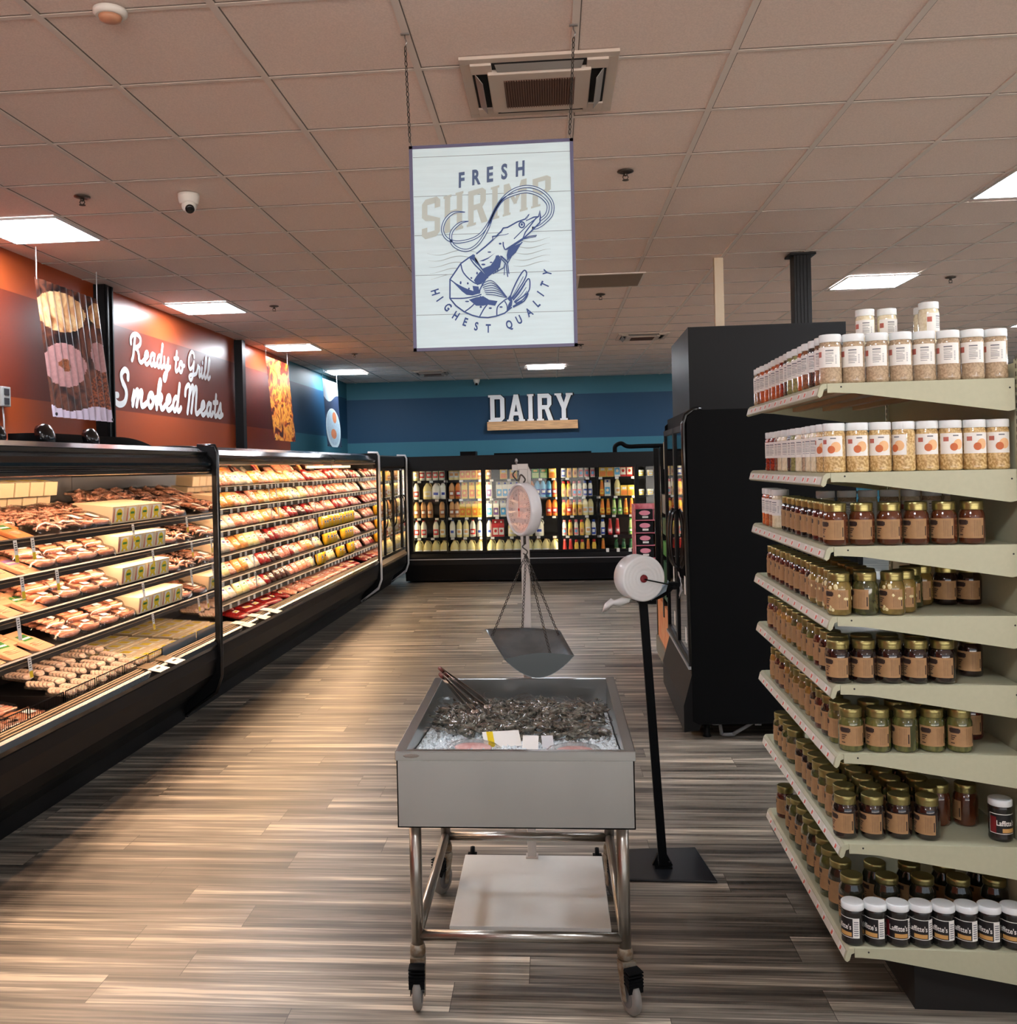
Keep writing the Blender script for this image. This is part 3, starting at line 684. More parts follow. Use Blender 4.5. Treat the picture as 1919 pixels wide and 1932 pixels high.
for x_, y_, a_, b_ in ((680, 1138, 18, 8), (730, 1035, 16, 6), (820, 965, 12, 8), (628, 1210, 8, 12), (580, 1250, 8, 8), (550, 1295, 8, 10), (560, 1338, 8, 8), (545, 1445, 18, 6), (740, 1500, 14, 8), (830, 1490, 14, 7), (660, 1490, 10, 10), (490, 1290, 8, 14), (745, 1120, 12, 6)):
    poly([(x_ + a_ * math.cos(2 * PI * i / 8), y_ + b_ * math.sin(2 * PI * i / 8)) for i in range(8)], K2, 0)
# abdomen outline and segments
st([(600, 1055), (560, 1080), (490, 1130), (450, 1190), (400, 1262), (400, 1420), (450, 1480), (520, 1530), (590, 1560), (650, 1575), (720, 1578), (790, 1565), (860, 1540), (920, 1490)], 9)
ln([(490, 1130), (510, 1200), (570, 1265), (640, 1300), (700, 1260)], 8); ln([(400, 1262), (470, 1310), (560, 1350), (650, 1378)], 7); ln([(400, 1420), (520, 1418), (620, 1400), (665, 1385)], 8); ln([(565, 1080), (600, 1130), (660, 1190), (715, 1250)], 8)
ln([(525, 1530), (590, 1480), (660, 1400)], 8); ln([(650, 1572), (690, 1500), (740, 1440)], 8); ln([(795, 1560), (800, 1490), (850, 1440), (880, 1420)], 8); ln([(860, 1440), (880, 1480), (880, 1530)], 7); ln([(650, 1375), (655, 1340), (700, 1260), (720, 1245)], 8)
# swimmerets and legs
for k in range(7): ln([(665 + k * 6, 1300 + k * 14), (740 + k * 6, 1270 + k * 20), (800 + k * 8, 1310 + k * 16), (880, 1410)], 5)
for k in range(4): ln([(790 + k * 14, 1062 + k * 6), (770 + k * 14, 1130), (750 + k * 16, 1200)], 6)
st([(800, 1060), (870, 1130), (885, 1240)], 7); st([(830, 1065), (880, 1110), (895, 1215)], 6); st([(860, 1130), (855, 1225)], 5); st([(1005, 950), (930, 1040), (885, 1125), (820, 1065)], 7); st([(760, 1215), (850, 1165), (860, 1130)], 6)
# tail fan
ln([(900, 1425), (930, 1340), (980, 1240), (1022, 1185), (1042, 1215), (1010, 1290), (920, 1420)], 8, 6); ln([(930, 1430), (990, 1350), (1055, 1255), (1070, 1300), (1050, 1370), (940, 1450)], 8, 6); ln([(950, 1460), (1010, 1430), (1055, 1375), (1020, 1440), (930, 1490)], 8)
for k in range(5): ln([(915 + k * 8, 1415 + k * 10), (960 + k * 12, 1340 + k * 16), (1015 + k * 8, 1235 + k * 30)], 4)
poly([(1000, 1440), (1030, 1440), (935, 1495), (925, 1480)], K_, 0); poly([(880, 1420), (910, 1385), (925, 1440), (900, 1440)], K_, 0); poly([(880, 1520), (920, 1480), (925, 1440), (905, 1440), (890, 1470)], K2, 0)
sh.build('shrimp_drawing', ['navy', 'sign_white'], t)
M['hook'] = mat('zinc_hook', (170, 170, 170), .3, metal=1)
for u, hx, hy in ((.004, -.509, 3.545), (SW - .012, .116, 3.555)):
    lx = hx - SX; ly = hy - SY
    chain_mesh((u, .004, SH + .015), (lx, ly, ZC - .05 - SZ), .024, .0019, .010).build('chain', 'chain', t)
    b = MB(); b.tube([(u, .004, SH - .012), (u + .006, .004, SH), (u, .004, SH + .018)], .0028, 6); b.tube([(lx, ly, ZC - .052 - SZ), (lx + .007, ly, ZC - .035 - SZ), (lx, ly, ZC - .02 - SZ), (lx, ly, ZC - .004 - SZ)], .0028, 6); b.box(lx - .016, lx + .016, ly - .006, ly + .006, ZC - .008 - SZ, ZC - .003 - SZ)
    b.build('hook', 'hook', t)

# ================================================================== LEFT RUN OF CASES
def case_thing(name, label, cat): 
    t = thing(name, label, cat, run(0, 0, 0), RUN_R); return t
def extr(mb, prof, y0, y1, mi=0, smooth=False):
    mb.prism([(x, y0, z) for x, z in prof], (0, y1 - y0, 0), mi, smooth)
def base_parts(t, y0, y1, lipz=.60, back=-1.22):
    # lower tub: toe, bulging fascia, lip
    b = MB()
    outer = [(-.26, .0), (-.24, .10), (-.20, .16), (-.10, .24), (-.02, .34), (0, .45), (0, .52)]
    extr(b, [(back, 0)] + outer + [(-.015, .535), (-.03, .52), (-.06, lipz - .09), (-1.10, lipz - .14), (-1.12, .3), (back, .3)], y0, y1, 0)
    b.build('tub', 'case_black', t)
    b = MB(); lip = [(-.03, .515), (.005, .53), (.012, .555), (0, .582), (-.02, .590), (-.04, .575)]
    extr(b, lip, y0, y1, 0); b.build('front_bumper', 'gloss_black', t)
    b = MB()
    for k, (x, z) in enumerate(((-.047, .588), (-.066, .595), (-.086, .598))):
        extr(b, [(x - .0055, z - .02), (x + .0055, z - .02), (x + .0055, z - .001), (x, z + .003), (x - .0055, z - .001)], y0, y1, 0)
    b.build('lip_grille', 'tan_rail', t); b = MB(); extr(b, [(-.12, .55), (-.035, .55), (-.035, .584), (-.06, .590), (-.12, .592)], y0, y1); b.build('lip_cap', 'black', t)
    return b
def canopy_part(t, y0, y1, zt, zb, prof=None, name='canopy'):
    b = MB()
    if prof is None:
        prof = [(-1.2, zt), (-.32, zt), (-.20, zt - .005), (-.08, zt - .035), (-.015, zt - .075), (0, zb + .035), (-.004, zb + .008), (-.02, zb), (-.05, zb + .002), (-.06, zb + .06), (-1.0, zb + .07), (-1.2, zb + .07)]
    extr(b, prof, y0, y1, 0); b.build(name, 'gloss_black', t, bevel=.004)
def tube_part(t, y0, y1, x, z, m_, r=.013):
    n = max(1, round((y1 - y0) / 1.2)); L_ = (y1 - y0) / n
    for i in range(n):
        b = MB(); b.tube([(x, y0 + i * L_ + .03, z), (x, y0 + (i + 1) * L_ - .03, z)], r, 8); b.build('light_tube', m_, t)
def added_shelf_lamp(s, y0, y1, x, z, m_):
    MB().box(x - .007, x + .007, y0, y1, z - .006, z + .006).build('added_shelf_light', m_, s)  # hidden glowing strip added under the shelf edge to brighten the goods
def shelf_part(t, y0, y1, xf, z, xb=-.85, slope=.10, tags=16, tag_z=0, rail='rail_dark', tagm='paper', lo=None, hi=None, skip=()):
    b = MB(); zb = z + (xf - xb) * slope
    extr(b, [(xb, zb - .012), (xf, z - .012), (xf, z), (xb, zb)], y0, y1, 0)
    s = b.build('shelf', 'dark_in', t)
    b = MB(); extr(b, [(xf, z - .034), (xf + .010, z - .036), (xf + .016, z + .006), (xf + .006, z + .012), (xf, z)], y0, y1, 0); b.box(xf + .013, xf + .019, y0, y1, z - .012, z - .008, 1)
    b.build('price_rail', [M[rail], M['tan_rail']], s)
    if tags:
        lo = y0 if lo is None else lo; hi = y1 if hi is None else hi; st_ = (hi - lo) / tags; base = None
        for i in range(tags):
            y = lo + (i + .5) * st_ + random.uniform(-.2, .2) * st_
            if base is None:
                q = MB(); q.box(.0, .003, -.024, .024, -.031, .003); base = q.build('price_tag', tagm, s); o = base
            else: o = base.copy(); COL.objects.link(o); o.parent = s
            o.location = (xf + .017, y, z)
    return s
def long_tags(s, xf, z, ys, L_=.09, yel=True):
    for y in ys:
        q = MB(); x = xf + .02
        q.quad((x, y - .016, z), (x, y + .016, z), (x + .012, y + .016, z - L_), (x + .012, y - .016, z - L_), 0)
        if yel: q.quad((x + .0121, y - .015, z - L_ * .98), (x + .0121, y + .015, z - L_ * .98), (x + .0085, y + .015, z - L_ * .65), (x + .0085, y - .015, z - L_ * .65), 1)
        for k in range(4): q.quad((x + .0015 + .003 * k * .5, y - .009, z - .012 - k * .011), (x + .0015 + .003 * k * .5, y + .009, z - .012 - k * .011), (x + .0022 + .003 * k * .5, y + .009, z - .016 - k * .011), (x + .0022 + .003 * k * .5, y - .009, z - .016 - k * .011), 2)
        q.build('hanging_tag', ['paper', 'yellow', 'ink'], s)
def end_panel(t, y, zt, zb=.16, trim='gloss_black', w_=.03):
    b = MB()
    pr = [(-1.2, .0), (-.3, 0), (-.22, .04), (-.12, .14), (-.02, .22), (.018, .32), (.022, .5), (.022, zt - .04), (0, zt), (-1.2, zt)]
    b.prism([(x - .0, y - w_ / 2, z) for x, z in pr], (0, w_, 0), 0); b.build('end_panel', 'case_black', t)
    e = MB(); e.tube([(-.26, y, .03), (-.14, y, .12), (-.02, y, .2), (.022, y, .32), (.024, y, .5), (.024, y, 1.2), (.024, y, zt - .04), (.01, y, zt + .002), (-.12, y, zt + .006)], w_ * .56, 8); e.build('edge_bumper', trim, t)
    m_ = MB(); m_.box(-1.1, -.01, y - w_ / 2 - .003, y - w_ / 2, .48, zt - .2); m_.build('mirror', 'mirror', t)

# ---------------------------------------------------------------- near meat case
YA0, YA1 = -3.9, 0.0
tA = case_thing('meat_case', 'near black open meat case with sausage packs on four dark shelves', 'refrigerated case')
base_parts(tA, YA0, YA1)
canopy_part(tA, YA0, YA1 - .03, 1.985, 1.795, [(-1.2, 1.96), (-.34, 1.96), (-.30, 1.985), (-.10, 1.975), (-.03, 1.945), (-.045, 1.915), (-.02, 1.895), (0, 1.865), (.0, 1.845), (-.012, 1.835), (.0, 1.822), (-.006, 1.80), (-.03, 1.795), (-.06, 1.80), (-.07, 1.85), (-.6, 1.90), (-1.2, 1.9)])
MB().box(-1.2, -1.08, YA0, YA1 - .02, .3, 1.96).build('back_panel', 'dark_in', tA)
end_panel(tA, 0.0, 1.985)
tube_part(tA, YA0 + .05, YA1 - .1, -.10, 1.825, 'tube_w')
SA = [1.485, 1.302, 1.108, .895]
XF = -.12
for k, z in enumerate(SA):
    s = shelf_part(tA, YA0, YA1 - .02, XF, z, tags=0)
    added_shelf_lamp(s, YA0 + .05, YA1 - .08, XF - .03, z - .024, 'strip_w')
    long_tags(s, XF, z + .005, {0: (-2.35, -2.2, -1.1, -.28), 1: (-2.3, -1.98, -.83, -.2), 2: (-2.34, -.98, -.22), 3: (-2.25, -.85, -.1)}[k], .11 if k < 3 else .10, k != 2)
# wire guard in the well
wg = MB(); y = YA0 + .02; x = -.15
k = 0
while y < -.62:
    L_ = .34
    y2 = min(y + L_, -.6)
    wg.tube([(x, y + .01, .56), (x, y + .01, .635), (x, y2 - .01, .635), (x, y2 - .01, .56)], .0035, 5)
    wg.tube([(x, y + .01, .57), (x, y2 - .01, .57)], .003, 5)
    yy = y + .03
    while yy < y2 - .02: wg.tube([(x, yy, .57), (x, yy, .635)], .0016, 4, smooth=False); yy += .0165
    y = y2
wg.build('wire_guard', 'black', tA)
MB().box(-.156, -.15, -.6, -.03, .56, .64).build('plastic_guard', mat('smoky_plastic_guard', (120, 130, 136), .2), tA)
for i, y in enumerate((-1.02, -.78)):
    q = MB(); q.prism([(-.03, y - .07, .592), (-.03, y + .07, .592), (.05, y + .075, .575), (.05, y - .065, .575)], (0, 0, .003), 0); q.prism([(-.10, y - .07, .604), (-.10, y + .07, .604), (-.032, y + .07, .596), (-.032, y - .07, .596)], (0, 0, .003), 1)
    q.prism([(-.0, y - .02, .5915), (.0, y + .03, .5915), (.012, y + .03, .589), (.012, y - .02, .589)], (0, 0, .0006), 2)
    q.build('price_card', ['paper', 'tan_rail', 'ink'], tA)
# things on top of the near case
for k, (ly, r) in enumerate(((-2.55, .045), (-2.2, .05), (-1.75, .065), (-1.25, .06))):
    t = thing('fan_housing', 'round black fan housing on the near meat case, %s from the left' % ORD[k], 'fan housing', run(-.30, ly, 1.975), RUN_R)
    b = MB(); b.lathe([(r, 0), (r, .035), (r * .86, .05), (r * .4, .058), (.004, .06)], n=22)
    b.v = [tuple(Matrix.Rotation(math.radians(74), 3, 'Y') @ Vector(v) + Vector((0, 0, r * .62))) for v in b.v]; b.build('dome', 'gloss_black', t)
    MB().box(-.03, .0, -.03, .03, -.015, .02).build('bracket', 'black', t)
b = MB(); pr = []
for i in range(25):
    u = i / 24; y = -1.55 + 1.55 * u; h = .085 * (1 if u < .62 else math.cos((u - .62) / .38 * PI / 2) ** .7 + .02)
    pr.append((y, h))
vs = [(-.42, y, 0) for y, h in pr] + [(-.42, y, h) for y, h in pr] + [(-.62, y, h) for y, h in pr] + [(-.62, y, 0) for y, h in pr]; n = 25
b.add(vs, [(i, i + 1, n + i + 1, n + i) for i in range(n - 1)] + [(n + i, n + i + 1, 2 * n + i + 1, 2 * n + i) for i in range(n - 1)] + [(2 * n + i, 2 * n + i + 1, 3 * n + i + 1, 3 * n + i) for i in range(n - 1)] + [(0, n, 2 * n, 3 * n), (n - 1, 4 * n - 1, 3 * n - 1, 2 * n - 1)], 0, True)
o = b.build('pipe_cover', 'black'); o.location = run(0, 0, 1.962); o.rotation_euler = (0, 0, RUN_R)
tag(o, 'low black curved pipe cover lying on top of the near meat case', 'cover')

# ---------------------------------------------------------------- far meat case
YB0, YB1 = .05, 5.82
tB = case_thing('meat_case', 'long far black open meat case with red and yellow packs on six shelves', 'refrigerated case')
base_parts(tB, YB0, YB1, .56)
canopy_part(tB, YB0, 3.55, 2.0, 1.87); canopy_part(tB, 3.57, YB1 - .03, 2.0, 1.87, name='canopy')
b = MB(); extr(b, [(-.06, 1.85), (-.02, 1.853), (-.02, 1.868), (-.06, 1.868)], YB0, YB1 - .03); b.build('canopy_trim', 'tan_rail', tB)
MB().box(-1.2, -1.08, YB0, YB1, .3, 1.95).build('back_panel', 'dark_in', tB)
end_panel(tB, YB1, 2.0, trim='white_trim', w_=.035)
tube_part(tB, YB0 + .05, YB1 - .1, -.10, 1.900, 'tube_b')
SB = [1.675, 1.50, 1.328, 1.135, .945, .755]
for k, z in enumerate(SB):
    s = shelf_part(tB, YB0, YB1 - .02, XF, z, tags=16, lo=.3, hi=3.3 if k else 2.9)
    added_shelf_lamp(s, YB0 + .05, YB1 - .08, XF - .03, z - .024, 'strip_b')
    q = MB(); y = (3.4 if k else 3.0)
    while y < YB1 - .1: q.box(XF + .017, XF + .020, y, y + .07, z - .031, z + .003); y += .15
    o = q.build('small_price_tags', 'paper', s); o['kind'] = 'stuff'
    if k < 5: long_tags(s, XF, z, {0: (1.55, 1.75, 3.0, 3.15, 3.35), 1: (1.6, 1.8, 3.05, 3.4), 2: (2.9, 3.1, 3.3), 3: (1.1, 2.9, 3.2), 4: (1.15, 2.95, 3.1)}[k], .12, False)
b = MB(); b.box(-.30, -.285, 3.45, 4.5, 1.815, 1.845); b.box(-.30, -.285, 4.53, 5.5, 1.815, 1.845); b.build('sign_strip', 'white', tB)
for i, y in enumerate((.62, 1.0, 1.32)):
    q = MB(); q.prism([(-.03, y - .07, .592), (-.03, y + .07, .592), (.05, y + .075, .575), (.05, y - .065, .575)], (0, 0, .003), 0); q.prism([(-.11, y - .06, .604), (-.11, y + .06, .604), (-.032, y + .06, .596), (-.032, y - .06, .596)], (0, 0, .003), 1); q.build('price_card', ['paper', 'white'], tB)

# ---------------------------------------------------------------- corner case with doors
YC0, YC1 = 5.86, 7.92
tC = case_thing('door_case', 'short glass door dairy case in the left corner with silver edge trim', 'refrigerated case')
b = MB(); extr(b, [(-1.2, 0), (-.26, 0), (-.2, .14), (-.06, .24), (0, .34), (0, .44), (-.04, .50), (-.9, .46), (-1.0, .3), (-1.2, .3)], YC0, YC1); b.build('tub', 'case_black', tC)
b = MB(); extr(b, [(-.05, .49), (0, .45), (.012, .46), (.012, .49), (-.04, .53)], YC0, YC1); b.build('front_bumper', 'tan_rail', tC)
b = MB(); extr(b, [(-1.2, 1.80), (-.05, 1.80), (0, 1.82), (0, 1.96), (-.1, 1.98), (-1.2, 1.98)], YC0, YC1); b.build('canopy', 'case_black', tC)
MB().box(-1.2, -1.1, YC0, YC1, .3, 1.9).build('back_panel', 'dark_in', tC)
end_panel(tC, YC1, 1.98, trim='white_trim', w_=.035)
ym = [5.90, 6.56, 7.22, 7.88]
SC = [.50, .80, 1.08, 1.36, 1.60]
tube_part(tC, YC0 + .05, YC1 - .1, -.10, 1.79, 'tube_d', .009)
for z in SC:
    s = shelf_part(tC, YC0, YC1 - .02, -.16, z, xb=-.8, slope=0, tags=6, rail='rail_dark')
    if z > .6: added_shelf_lamp(s, YC0 + .05, YC1 - .08, -.19, z - .02, 'strip_b')
for i in range(3):
    y0, y1 = ym[i], ym[i + 1]; d = MB()
    for a in ((y0, y0 + .03, .53, 1.80), (y1 - .03, y1, .53, 1.80), (y0, y1, .53, .57), (y0, y1, 1.76, 1.80)): d.box(-.075, -.045, a[0], a[1], a[2], a[3])
    dr = d.build('door', 'case_black', tC); MB().box(-.062, -.058, y0 + .03, y1 - .03, .57, 1.76).build('pane', 'glass', dr)
    h = MB(); h.tube(smooth2([(-.045, y1 - .05, 1.38), (-.01, y1 - .055, 1.32), (.0, y1 - .06, 1.15), (-.01, y1 - .055, 1.0), (-.045, y1 - .05, .94)], 5), .009, 8); h.build('handle', 'gloss_black', dr)

# ================================================================== PACKED MEAT
M['saus'] = mat('smoked_sausage', (240, 178, 136), .3, col2=(214, 134, 98), scale=14, coat=.3); M['saus2'] = mat('pink_sausage', (246, 196, 164), .3, col2=(222, 146, 116), scale=12, coat=.3)
M['bagclear'] = mat('cured_meat_strips', (240, 190, 162), .35, col2=(186, 120, 94), scale=38, stretch=(1, 3, 1), coat=.3)
M['tray_blk'] = mat('black_tray', (24, 22, 22), .35); M['kraftbox'] = mat('cream_carton', (226, 206, 170), .6)
M['orange_pk'] = mat('orange_card', (226, 140, 84), .4); M['peach_pk'] = mat('peach_card', (222, 168, 128), .4); M['lilac'] = mat('lilac_print', (160, 130, 190), .5)
def sausage_pack(kind=0, n=5, w_=.21, d=.17, label='smoked sausage pack'):
    t = thing('sausage_pack', label, 'sausage pack')
    b = MB()
    for i in range(n):
        x = -d / 2 + (i + .5) * d / n; pts = []
        for k in range(9):
            u = k / 8; y = (u - .5) * w_ * .88; pts.append((x + .022 * math.cos((u - .5) * 2.6) - .012, y, .020 + random.uniform(-.001, .001)))
        r = d / n * .50; b.tube(pts, [r * q for q in (.45, .85, 1, 1, 1, 1, 1, .85, .45)], 8, 0)
    b.build('sausages', 'saus' if kind == 0 else 'saus2', t)
    f = MB(); H = .040; a, c = d / 2 + .012, w_ / 2 + .008; vs = []
    for z, s_ in ((.003, 1.06), (.022, .98), (H, .86)):
        for k in range(16):
            an = 2 * PI * k / 16; cx = math.copysign(abs(math.cos(an)) ** .45, math.cos(an)); cy = math.copysign(abs(math.sin(an)) ** .45, math.sin(an))
            vs.append((a * cx * s_, c * cy * s_, z))
    fs = [(i * 16 + k, i * 16 + (k + 1) % 16, (i + 1) * 16 + (k + 1) % 16, (i + 1) * 16 + k) for i in range(2) for k in range(16)] + [tuple(range(32, 48))]
    f.add(vs, fs, 0, True); f.build('wrap', 'film', t)
    MB().box(-.034, .036, -.028, .030, H, H + .0015).build('label_sticker', 'paper', t)
    return t
def bag_pack(label='clear bag'):
    t = thing('meat_bag', label, 'meat bag')
    b = MB()
    for i in range(26):
        x = random.uniform(-.09, .09); y = random.uniform(-.07, .07); a = random.uniform(-.5, .5) + PI / 2
        L_ = random.uniform(.04, .07); z = .012 + random.uniform(0, .028)
        b.tube([(x - L_ * math.cos(a), y - L_ * math.sin(a), z), (x, y, z + .006), (x + L_ * math.cos(a), y + L_ * math.sin(a), z)], [.006, .009, .005], 6)
    b.build('meat_strips', 'bagclear', t)
    f = MB(); vs = []; n = 14
    for j, (r, z) in enumerate(((1.12, .002), (1.0, .03), (.6, .056), (.1, .06))):
        for k in range(n):
            a = 2 * PI * k / n; q = 1 + random.uniform(-.06, .06); vs.append((.115 * r * q * math.copysign(abs(math.cos(a)) ** .6, math.cos(a)), .10 * r * q * math.copysign(abs(math.sin(a)) ** .6, math.sin(a)), z + random.uniform(-.002, .004)))
    f.add(vs, [(i * n + k, i * n + (k + 1) % n, (i + 1) * n + (k + 1) % n, (i + 1) * n + k) for i in range(3) for k in range(n)], 0, True); f.build('bag', 'film', t)
    return t
def flat_card(m1, label, green=True, lil=False):
    t = thing('sausage_carton', label, 'meat carton')
    b = MB(); pr = [(-.11, -.075), (.11, -.075), (.11, .075), (-.02, .075), (-.04, .062), (-.08, .062), (-.095, .075), (-.11, .075)]
    b.prism([(x, y, 0) for x, y in pr], (0, 0, .022)); b.build('sleeve', m1, t, bevel=.004)
    p = MB(); z = .0225
    p.prism([(-.06, -.045, z), (.0, -.045, z), (.0, .045, z), (-.06, .045, z)], (0, 0, .0006), 0); p.box(-.03, -.015, -.04, .04, z, z + .001, 1)
    for k in range(3): p.ell((.045 + .014 * (k - 1), 0, z), (.006, .055, .003), 8, 4, 2)
    p.build('printed_front', ['green' if green else 'lilac', 'paper', 'saus'], t)
    return t
def mustard_box(label):
    t = thing('cream_box', label, 'box')
    MB().box(-.26, 0, -.083, .083, 0, .105).build('carton', 'kraftbox', t, bevel=.002)
    f = MB(); f.quad((.0008, -.05, .012), (.0008, .05, .012), (.0008, .05, .095), (.0008, -.05, .095), 0)
    pts = [(.0012, .040 * math.cos(2 * PI * k / 14), .056 + .034 * math.sin(2 * PI * k / 14)) for k in range(14)]; f.add(pts, [tuple(range(14))], 1)
    f.add([(.0016, y, z) for y, z in ((-.045, .012), (-.012, .012), (-.01, .028), (.01, .028), (.012, .012), (.045, .012), (.02, .04), (-.02, .04))], [tuple(range(8))], 1)
    f.quad((.0016, -.026, .052), (.0016, .026, .052), (.0016, .026, .066), (.0016, -.026, .066), 2)
    f.quad((.0008, -.078, .01), (.0008, -.066, .01), (.0008, -.06, .09), (.0008, -.066, .09), 3)
    f.build('front_label', ['paper', 'yellow', 'green', 'red'], t)
    return t
def top_box(label):
    t = thing('cream_box', label, 'box')
    MB().box(-.075, .075, -.07, .07, 0, .085).build('carton', 'kraftbox', t, bevel=.002)
    f = MB(); f.box(-.05, .05, -.045, .045, .085, .0858, 0); f.box(-.04, .03, -.035, .035, .0858, .0864, 1); f.build('top_label', ['paper', 'yellow'], t)
    return t
def case_obj(proto, lx, ly, z, rz=0, tilt=0, label=None, group=None, scale=None, roll=0):
    return place(proto, run(lx, ly, z), (roll, tilt, rz + RUN_R), label, group, scale)
SP0, SP1 = sausage_pack(0), sausage_pack(1, 6)
BG = bag_pack(); FO = flat_card('orange_pk', 'x'); FP = flat_card('peach_pk', 'x', True); FL = flat_card('peach_pk', 'x', False)
BX_ = mustard_box('x'); TB = top_box('x')
SHN = ['top', 'second', 'third', 'lowest']
ri = random.uniform
for k, z in enumerate(SA):
    nm = SHN[k] + ' near meat shelf'
    zz = lambda lx: z + (XF - lx) * .10 + .002
    # cartons at the left
    n = 0
    for j, ly in enumerate((-2.62, -2.40, -2.18)[:3 if k else 3]):
        P = (FO if k == 0 else (FL if (k == 1 and j == 2) else FP))
        col = 'orange' if k == 0 else ('lilac printed' if P is FL else 'peach')
        case_obj(P, -.25, ly + (.12 * k if k < 3 else .38) * .45, zz(-.16) + .022, ri(-.12, .12), .38, label='%s meat carton in front, %s from the left on the %s' % (col, ordn(n), nm)); n += 1
        case_obj(P, -.36, ly + .04, zz(-.3) + .05, ri(-.2, .2), .38, label='%s meat carton in back, %s from the left on the %s' % (col, ordn(n - 1), nm))
    # sausage packs, front and back rows, up to the boxes
    ys = {0: (-1.95, -1.76, -1.57, -1.38), 1: (-1.98, -1.76, -1.54, -1.32), 2: (-1.95, -1.73, -1.51, -1.29), 3: (-1.75, -1.52, -1.29, -1.07)}[k]
    for j, ly in enumerate(ys):
        P = BG if (k == 0 and j < 2) else (SP0, SP1)[(j + k) % 2]
        wd_ = 'bag of meat strips' if P is BG else 'wrapped sausage pack'
        case_obj(P, -.23, ly, zz(-.15) + .035, ri(-.1, .1), .30, label='%s, %s in front left of boxes, %s' % (wd_, ordn(j), nm))
        case_obj((SP1, SP0)[(j + k) % 2] if k else BG, -.42, ly + .03, zz(-.36) + .06, ri(-.15, .15), .22, label='%s, %s in back left of boxes, %s' % ('wrapped sausage pack' if k else 'bag of meat strips', ordn(j), nm))
        if k in (1, 2, 3): case_obj((SP0, SP1)[(j + k) % 2], -.30, ly + ri(-.05, .05), zz(-.2) + .085, ri(-.25, .25), .3, label='stacked upper sausage pack, %s left of boxes, %s' % (ordn(j), nm))
    # four boxes
    b0 = {0: -1.18, 1: -1.12, 2: -1.08, 3: -.86}[k]
    for j in range(4):
        case_obj(BX_, XF - .03, b0 + j * .172, zz(-.15) + .010, ri(-.02, .02), .10, label='cream box with yellow label, %s from the left, %s' % (ordn(j), nm))
        if k in (1,): case_obj(BX_, XF - .30, b0 + j * .172 + .03, zz(-.42) + .012, 0, .10, label='cream box behind the front boxes, %s from left, %s' % (ordn(j), nm))
    # packs after the boxes
    e0 = b0 + 4 * .172 + .03; j = 0; ly = e0
    while ly < -.12:
        case_obj((SP1, BG, SP0)[j % 3] if k else (BG, SP0)[j % 2], -.24, ly, zz(-.15) + .03, ri(-.1, .1), .28, label='wrapped meat pack in front, %s right of boxes, %s' % (ordn(j), nm))
        case_obj((SP0, SP1, BG)[j % 3], -.40, ly + .03, zz(-.34) + .055, ri(-.2, .2), .24, label='wrapped meat pack in back, %s right of boxes, %s' % (ordn(j), nm))
        j += 1; ly += .21
# higher back row above the top shelf
for i in range(9):
    ly = -2.1 + i * .24
    if 2 <= i <= 5:
        for q in range(2):
            t = dup(TB, run(-.72 + q * .05, -1.62 + (i - 2) * .155, 1.60 + q * .087), (0, .12, RUN_R), 'plain cream box high at the back of near meat case, %s along, %s one' % (ordn(i - 2), 'lower' if q == 0 else 'upper'))
    elif i < 2 or i > 5: case_obj(BG, -.62, ly, 1.60, ri(-.3, .3), .45, label='clear meat bag heaped highest on top near meat shelf, %s from left' % ordn(i if i < 2 else i - 4), scale=(1.3, 1.2, 1.3))
    case_obj(BG, -.42, ly + .1, 1.565, ri(-.3, .3), .35, label='clear meat bag, middle row, top near meat shelf, %s from left' % ordn(i), scale=(1.1, 1.2, 1))
# well: left packs on dark trays, sliced packs, small boxes
for i in range(5):
    for j in range(3):
        if i * .26 - 2.6 > -1.75: continue
        case_obj((SP0, SP1, BG)[(i + j) % 3], -.27 - j * .19, -2.75 + i * .25, .53 + j * .025, ri(-.3, .3), .1, label='meat pack left in the near well, %s along, %s row back' % (ordn(i), ordn(j)))
b = MB(); b.box(-.85, -.17, -1.80, -1.79, .45, .60); b.box(-.85, -.17, -1.79, -.03, .45, .455); b.build('well_divider', 'tray_blk', tA)
SL = thing('sliced_meat_pack', 'x', 'meat pack')
b = MB()
for i in range(6): b.ell((-.06 + i * .022, 0, .02 + i * .001), (.024, .045, .012), 10, 6, 0, Matrix.Rotation(.5, 3, 'Y'))
b.build('slices', mat('pink_sliced_meat', (240, 196, 168), .35, col2=(250, 226, 204), scale=30), SL); f = MB(); f.box(-.08, .08, -.05, .05, .0, .030); f.build('wrap', 'film', SL, bevel=.012)
for i in range(8):
    for j in range(4):
        case_obj(SL, -.24 - j * .145, -1.70 + i * .118 + j * .03, .575 + j * .035 + ri(0, .008), ri(-.3, .3), .12, label='pink sliced meat pack in the near well, %s along, %s row' % (ordn(i), ordn(j)), group=None)
for i in range(5):
    for j in range(4):
        case_obj(TB, -.27 - j * .155, -.70 + i * .145 + (0 if j < 3 else -.0), .50 + j * .012, 0, .04, label='small yellow topped cream box in the near well, %s along, %s row' % (ordn(i), ordn(j)))
drop([SP0, SP1, BG, FO, FP, FL, BX_, TB, SL])

